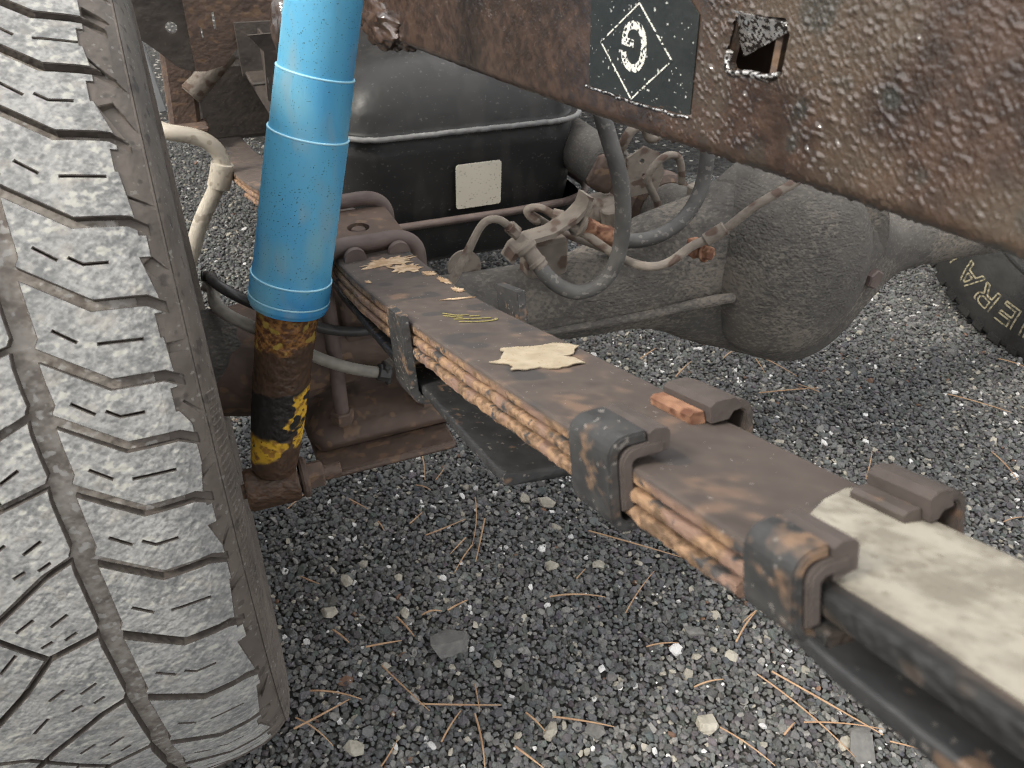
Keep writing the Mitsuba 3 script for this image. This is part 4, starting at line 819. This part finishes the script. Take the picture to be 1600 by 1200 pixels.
put('arm', rbox((-.152, .20, .425), (.045, .02, .05), .008, trimesh.transformations.rotation_matrix(.5, [0, 1, 0])[:3, :3]), M_BROWN, vb, 40)

# ------------------------------------------------------------------ right rear wheel
RS, RY0 = 1.035, .03
wr = thing('truck_tyre', 'black tyre with outlined letters on its side wall, far right behind the axle', 'tyre')
def mir(m): v = m.vertices.copy(); v[:, 0] *= -1; v[:, 1:] = (v[:, 1:]-[0, ZC])*RS+[RY0, ZC+.012]; return trimesh.Trimesh(v, m.faces[:, ::-1], process=False)
side_full = [(0, .388), (.08, .387), (.1, .3865), (.115, .3835), (.1225, .378), (.1255, .368), (.1275, .345), (.128, .32), (.126, .295), (.120, .268), (.112, .245), (.106, .232), (.100, .218), (.088, .216)]
put('sidewall', mir(revolve([(-d, r) for d, r in side_full[::-1]]+side_full[1:], 240)), M_BTYRE, wr, 40)
lug = []
for i, a in enumerate(np.arange(0, 360, 6.2)):
    pol = sg.box(D(a)-16, 60, D(a)+16, 110+5*(i % 2)); r = warp_block(pol, -10, 1.5, .8)
    v, f = r; lug.append((to_tyre(v), f))
    r = warp_block(sg.box(D(a)-14, -50, D(a)+17, 52), -10, 0, .8); lug.append((to_tyre(r[0]), r[1]))
for i, a in enumerate(np.arange(0, 360, 6.2)):
    a0 = math.radians(a); w = .030 if i % 2 else .036; P = []
    for d, r in ((.090, .380), (.090, .3935), (.1165, .3915), (.1245, .3835), (.1265, .3690), (.1180, .3690)):
        P += [[XC+d, -r*math.cos(a0-w), ZC+r*math.sin(a0-w)], [XC+d, -r*math.cos(a0+w), ZC+r*math.sin(a0+w)]]
    h = trimesh.convex.convex_hull(np.array(P)); lug.append((h.vertices, h.faces))
put('tread_lugs', mir(join(lug)), M_BTYRE, wr, False, kind='stuff')
put('rim', mir(revolve(rim, 100)), M_GREYPANEL, wr, 40)
put('bead_ring', mir(revolve([(.112, .245), (.1148, .2445), (.115, .241), (.111, .240)], 200)), M_BTYRE, wr, 40)
put('brake_drum', mir(revolve([(.07, .001), (.07, .15), (.06, .16), (-.01, .16), (-.01, .001)], 90)), M_HUB, wr, 40)
# outlined letters following the side wall, reading round the tyre
xi = .845-.1275
def on_wall(poly, ang, r0, h):
    """poly in (along, up) metres; up points to the hub."""
    m_ = m3.Manifold.extrude(m3.CrossSection([np.array(c.coords)[:-1]*1000 for g in getattr(poly, 'geoms', [poly]) for c in [sg.polygon.orient(g).exterior]+list(sg.polygon.orient(g).interiors)], m3.FillRule.NonZero), h*1000).refine_to_length(6.).to_mesh()
    v = np.array(m_.vert_properties[:, :3])/1000; r = r0+v[:, 1]; a = ang+v[:, 0]/r0
    base = np.interp(r, [.245, .268, .295, .32, .34, .36], [.112, .120, .126, .128, .127, .1225])
    return trimesh.Trimesh(np.stack([.845-base-v[:, 2]+.0004, RY0+RS*r*np.cos(a), ZC+.012+RS*r*np.sin(a)], -1), np.array(m_.tri_verts), process=False)
def glyph(ch, hgt):
    m_ = meshkit.text_mesh(ch, hgt, .001, True); poly = so.unary_union([sg.Polygon(m_.vertices[f][:, :2]) for f in m_.faces if abs(np.linalg.det(np.c_[m_.vertices[f][:, :2], np.ones(3)])) > 1e-12 and m_.vertices[f][:, 2].max() < 1e-5]).buffer(1e-5)
    return poly
LETTER_A0, LETTER_STEP, LETTER_R = math.radians(-51.5), math.radians(9.8), .322
for i, ch in enumerate('GENERAL'):
    gl = glyph(ch, .042); cx, cy = gl.centroid.x, gl.centroid.y; gl = affinity.translate(gl, -cx, -.021)
    gl = affinity.scale(gl, 1.3, 1.1, origin=(0, 0))
    ol = gl.buffer(.0006).difference(gl.buffer(-.0026))
    put('letter', on_wall(ol, LETTER_A0+LETTER_STEP*(i-6), LETTER_R, .0012), M_GOLD, wr, False)

# ------------------------------------------------------------------ needles, loose stones
NEEDLES = [(-0.67, 0.145, -0.568, 0.211, 0.05), (-0.501, 0.015, -0.438, 0.025, -0.06), (-0.408, 0.063, -0.446, -0.024, 0.1), (-0.446, -0.024, -0.486, -0.063, -0.03), (-0.412, 0.014, -0.454, -0.058, 0.0), (-0.45, -0.009, -0.48, -0.029, 0.08), (-0.449, 0.195, -0.465, 0.128, 0.05), (-0.451, 0.12, -0.429, 0.143, -0.06), (-0.481, 0.122, -0.464, 0.105, 0.1), (-0.614, -0.165, -0.581, -0.244, -0.03), (-0.625, -0.134, -0.582, -0.139, 0.0), (-0.578, -0.105, -0.567, -0.142, 0.08), (-0.698, -0.166, -0.647, -0.199, 0.05), (-0.724, -0.207, -0.66, -0.194, -0.06), (-0.72, -0.192, -0.689, -0.241, 0.1), (-0.589, -0.23, -0.505, -0.268, -0.03), (-0.522, -0.231, -0.53, -0.267, 0.0), (-0.536, -0.267, -0.548, -0.327, 0.08), (-0.581, -0.283, -0.549, -0.257, 0.05), (-0.648, -0.284, -0.623, -0.261, -0.06), (-0.483, -0.287, -0.473, -0.316, 0.1), (-0.51, -0.319, -0.491, -0.351, -0.03), (-0.456, -0.303, -0.399, -0.339, 0.0), (-0.388, -0.15, -0.32, -0.176, 0.08), (-0.309, -0.209, -0.238, -0.164, 0.05), (-0.283, -0.062, -0.189, -0.156, -0.06), (-0.212, -0.348, -0.18, -0.471, 0.1), (-0.193, -0.351, -0.131, -0.463, -0.03), (-0.131, -0.472, -0.098, -0.502, 0.0), (-0.203, -0.418, -0.126, -0.458, 0.08), (-0.207, -0.301, -0.153, -0.271, 0.05), (-0.153, -0.271, -0.182, -0.281, -0.06), (-0.291, -0.385, -0.266, -0.446, 0.1), (-0.233, -0.421, -0.211, -0.413, -0.03), (0.161, 0.123, 0.277, 0.097, 0.0), (0.267, 0.086, 0.246, 0.121, 0.08), (0.232, 0.253, 0.26, 0.138, 0.05), (0.48, -0.007, 0.537, -0.093, -0.06), (0.412, -0.156, 0.381, -0.228, 0.1), (0.166, -0.131, 0.228, -0.081, -0.03), (0.673, 0.043, 0.689, 0.0, 0.0), (0.173, 0.245, 0.213, 0.258, 0.08), (0.05, 0.223, 0.109, 0.258, 0.05), (0.024, 0.305, 0.071, 0.323, -0.06), (0.286, -0.279, 0.323, -0.284, 0.1), (0.231, 0.221, 0.212, 0.169, -0.03), (-0.515, 0.045, -0.49, 0.063, 0.0), (-0.547, -0.112, -0.523, -0.117, 0.08), (-0.656, -0.093, -0.642, -0.119, 0.05), (-0.676, 0.009, -0.656, -0.017, -0.06), (-0.555, 0.069, -0.552, 0.047, 0.1), (-0.341, -0.136, -0.322, -0.126, -0.03), (-0.311, -0.263, -0.272, -0.274, 0.0), (-0.29, -0.333, -0.252, -0.337, 0.08), (-0.055, -0.446, -0.041, -0.486, 0.05), (-0.582, 0.13, -0.561, 0.1, -0.06), (-0.516, -0.12, -0.488, -0.115, 0.1)]
STONES = [(-0.529, -0.163, 0.026, 0, 'large flat dark grey stone in the gravel below the spring, left of centre'), (-0.159, -0.462, 0.024, 0, 'large rounded grey stone in the gravel near the bottom right corner'), (-0.309, 0.017, 0.014, 1, 'angular cream stone in the gravel left of the nearer black clip'), (-0.337, 0.039, 0.011, 1, 'oblong pale stone left of the angular cream stone'), (-0.359, -0.098, 0.011, 1, 'small tan stone under the spring, right of the crossed needles'), (-0.299, -0.121, 0.01, 1, 'whitish stone below the third leaf end'), (-0.301, -0.375, 0.014, 1, 'cream stone at the bottom of the photo, centre right'), (-0.242, -0.264, 0.014, 0, 'grey stone among pale chips below the nearest spring clip'), (-0.174, -0.453, 0.011, 1, 'tan stone left of the large rounded grey stone'), (-0.622, -0.017, 0.011, 1, 'white stone beside the tyre, half way down'), (-0.566, -0.097, 0.01, 1, 'small cream stone above the large flat dark stone'), (-0.653, -0.061, 0.011, 1, 'tan stone close to the tyre edge'), (-0.465, -0.314, 0.012, 1, 'flat pale stone under the long needle at the bottom'), (-0.446, 0.265, 0.013, 1, 'pale stone right of the rusty shock tube end'), (-0.477, 0.238, 0.01, 1, 'beige stone beside the pale stone near the shock'), (0.121, -0.283, 0.013, 1, 'tan stone behind the cream painted leaf'), (-0.67, -0.248, 0.014, 1, 'whitish stone at the bottom left beside the tyre'), (-0.42, -0.333, 0.012, 0, 'brownish grey stone at the bottom edge, centre')]
for (x0, y0, x1, y1, bend) in NEEDLES:
    g5 = np.random.default_rng(int(abs(x0*1e4)+abs(y1*1e4))); bend *= .4; mx, my = (x0+x1)/2-bend*(y1-y0), (y0+y1)/2+bend*(x1-x0)
    z0, z1 = .0065+.004*g5.random(), .0065+.005*g5.random()
    rr = .00085+.00045*g5.random()
    single('pine_needle', tube([(x0, y0, z0), (mx, my, .0085+.003*g5.random()), (x1, y1, z1)], [rr, rr, rr*.55], 7, 14), M_NEEDLE, 'dry brown pine needle lying on the dark gravel', 'pine needle', 'pine needles on the gravel', smooth=True)
for (x, y, r, pale, lab_) in STONES:
    v, f = hull_stone(int(abs(x*1e4)+abs(y*1e4)), 13, .5); a = (x*50) % 6
    v = v*r; v = np.stack([v[:, 0]*math.cos(a)-v[:, 1]*math.sin(a), v[:, 0]*math.sin(a)+v[:, 1]*math.cos(a), v[:, 2]], -1)
    single('stone', (v+[x, y, .003], f), M_PALE if pale else M_STONE, lab_, 'stone', smooth=False)
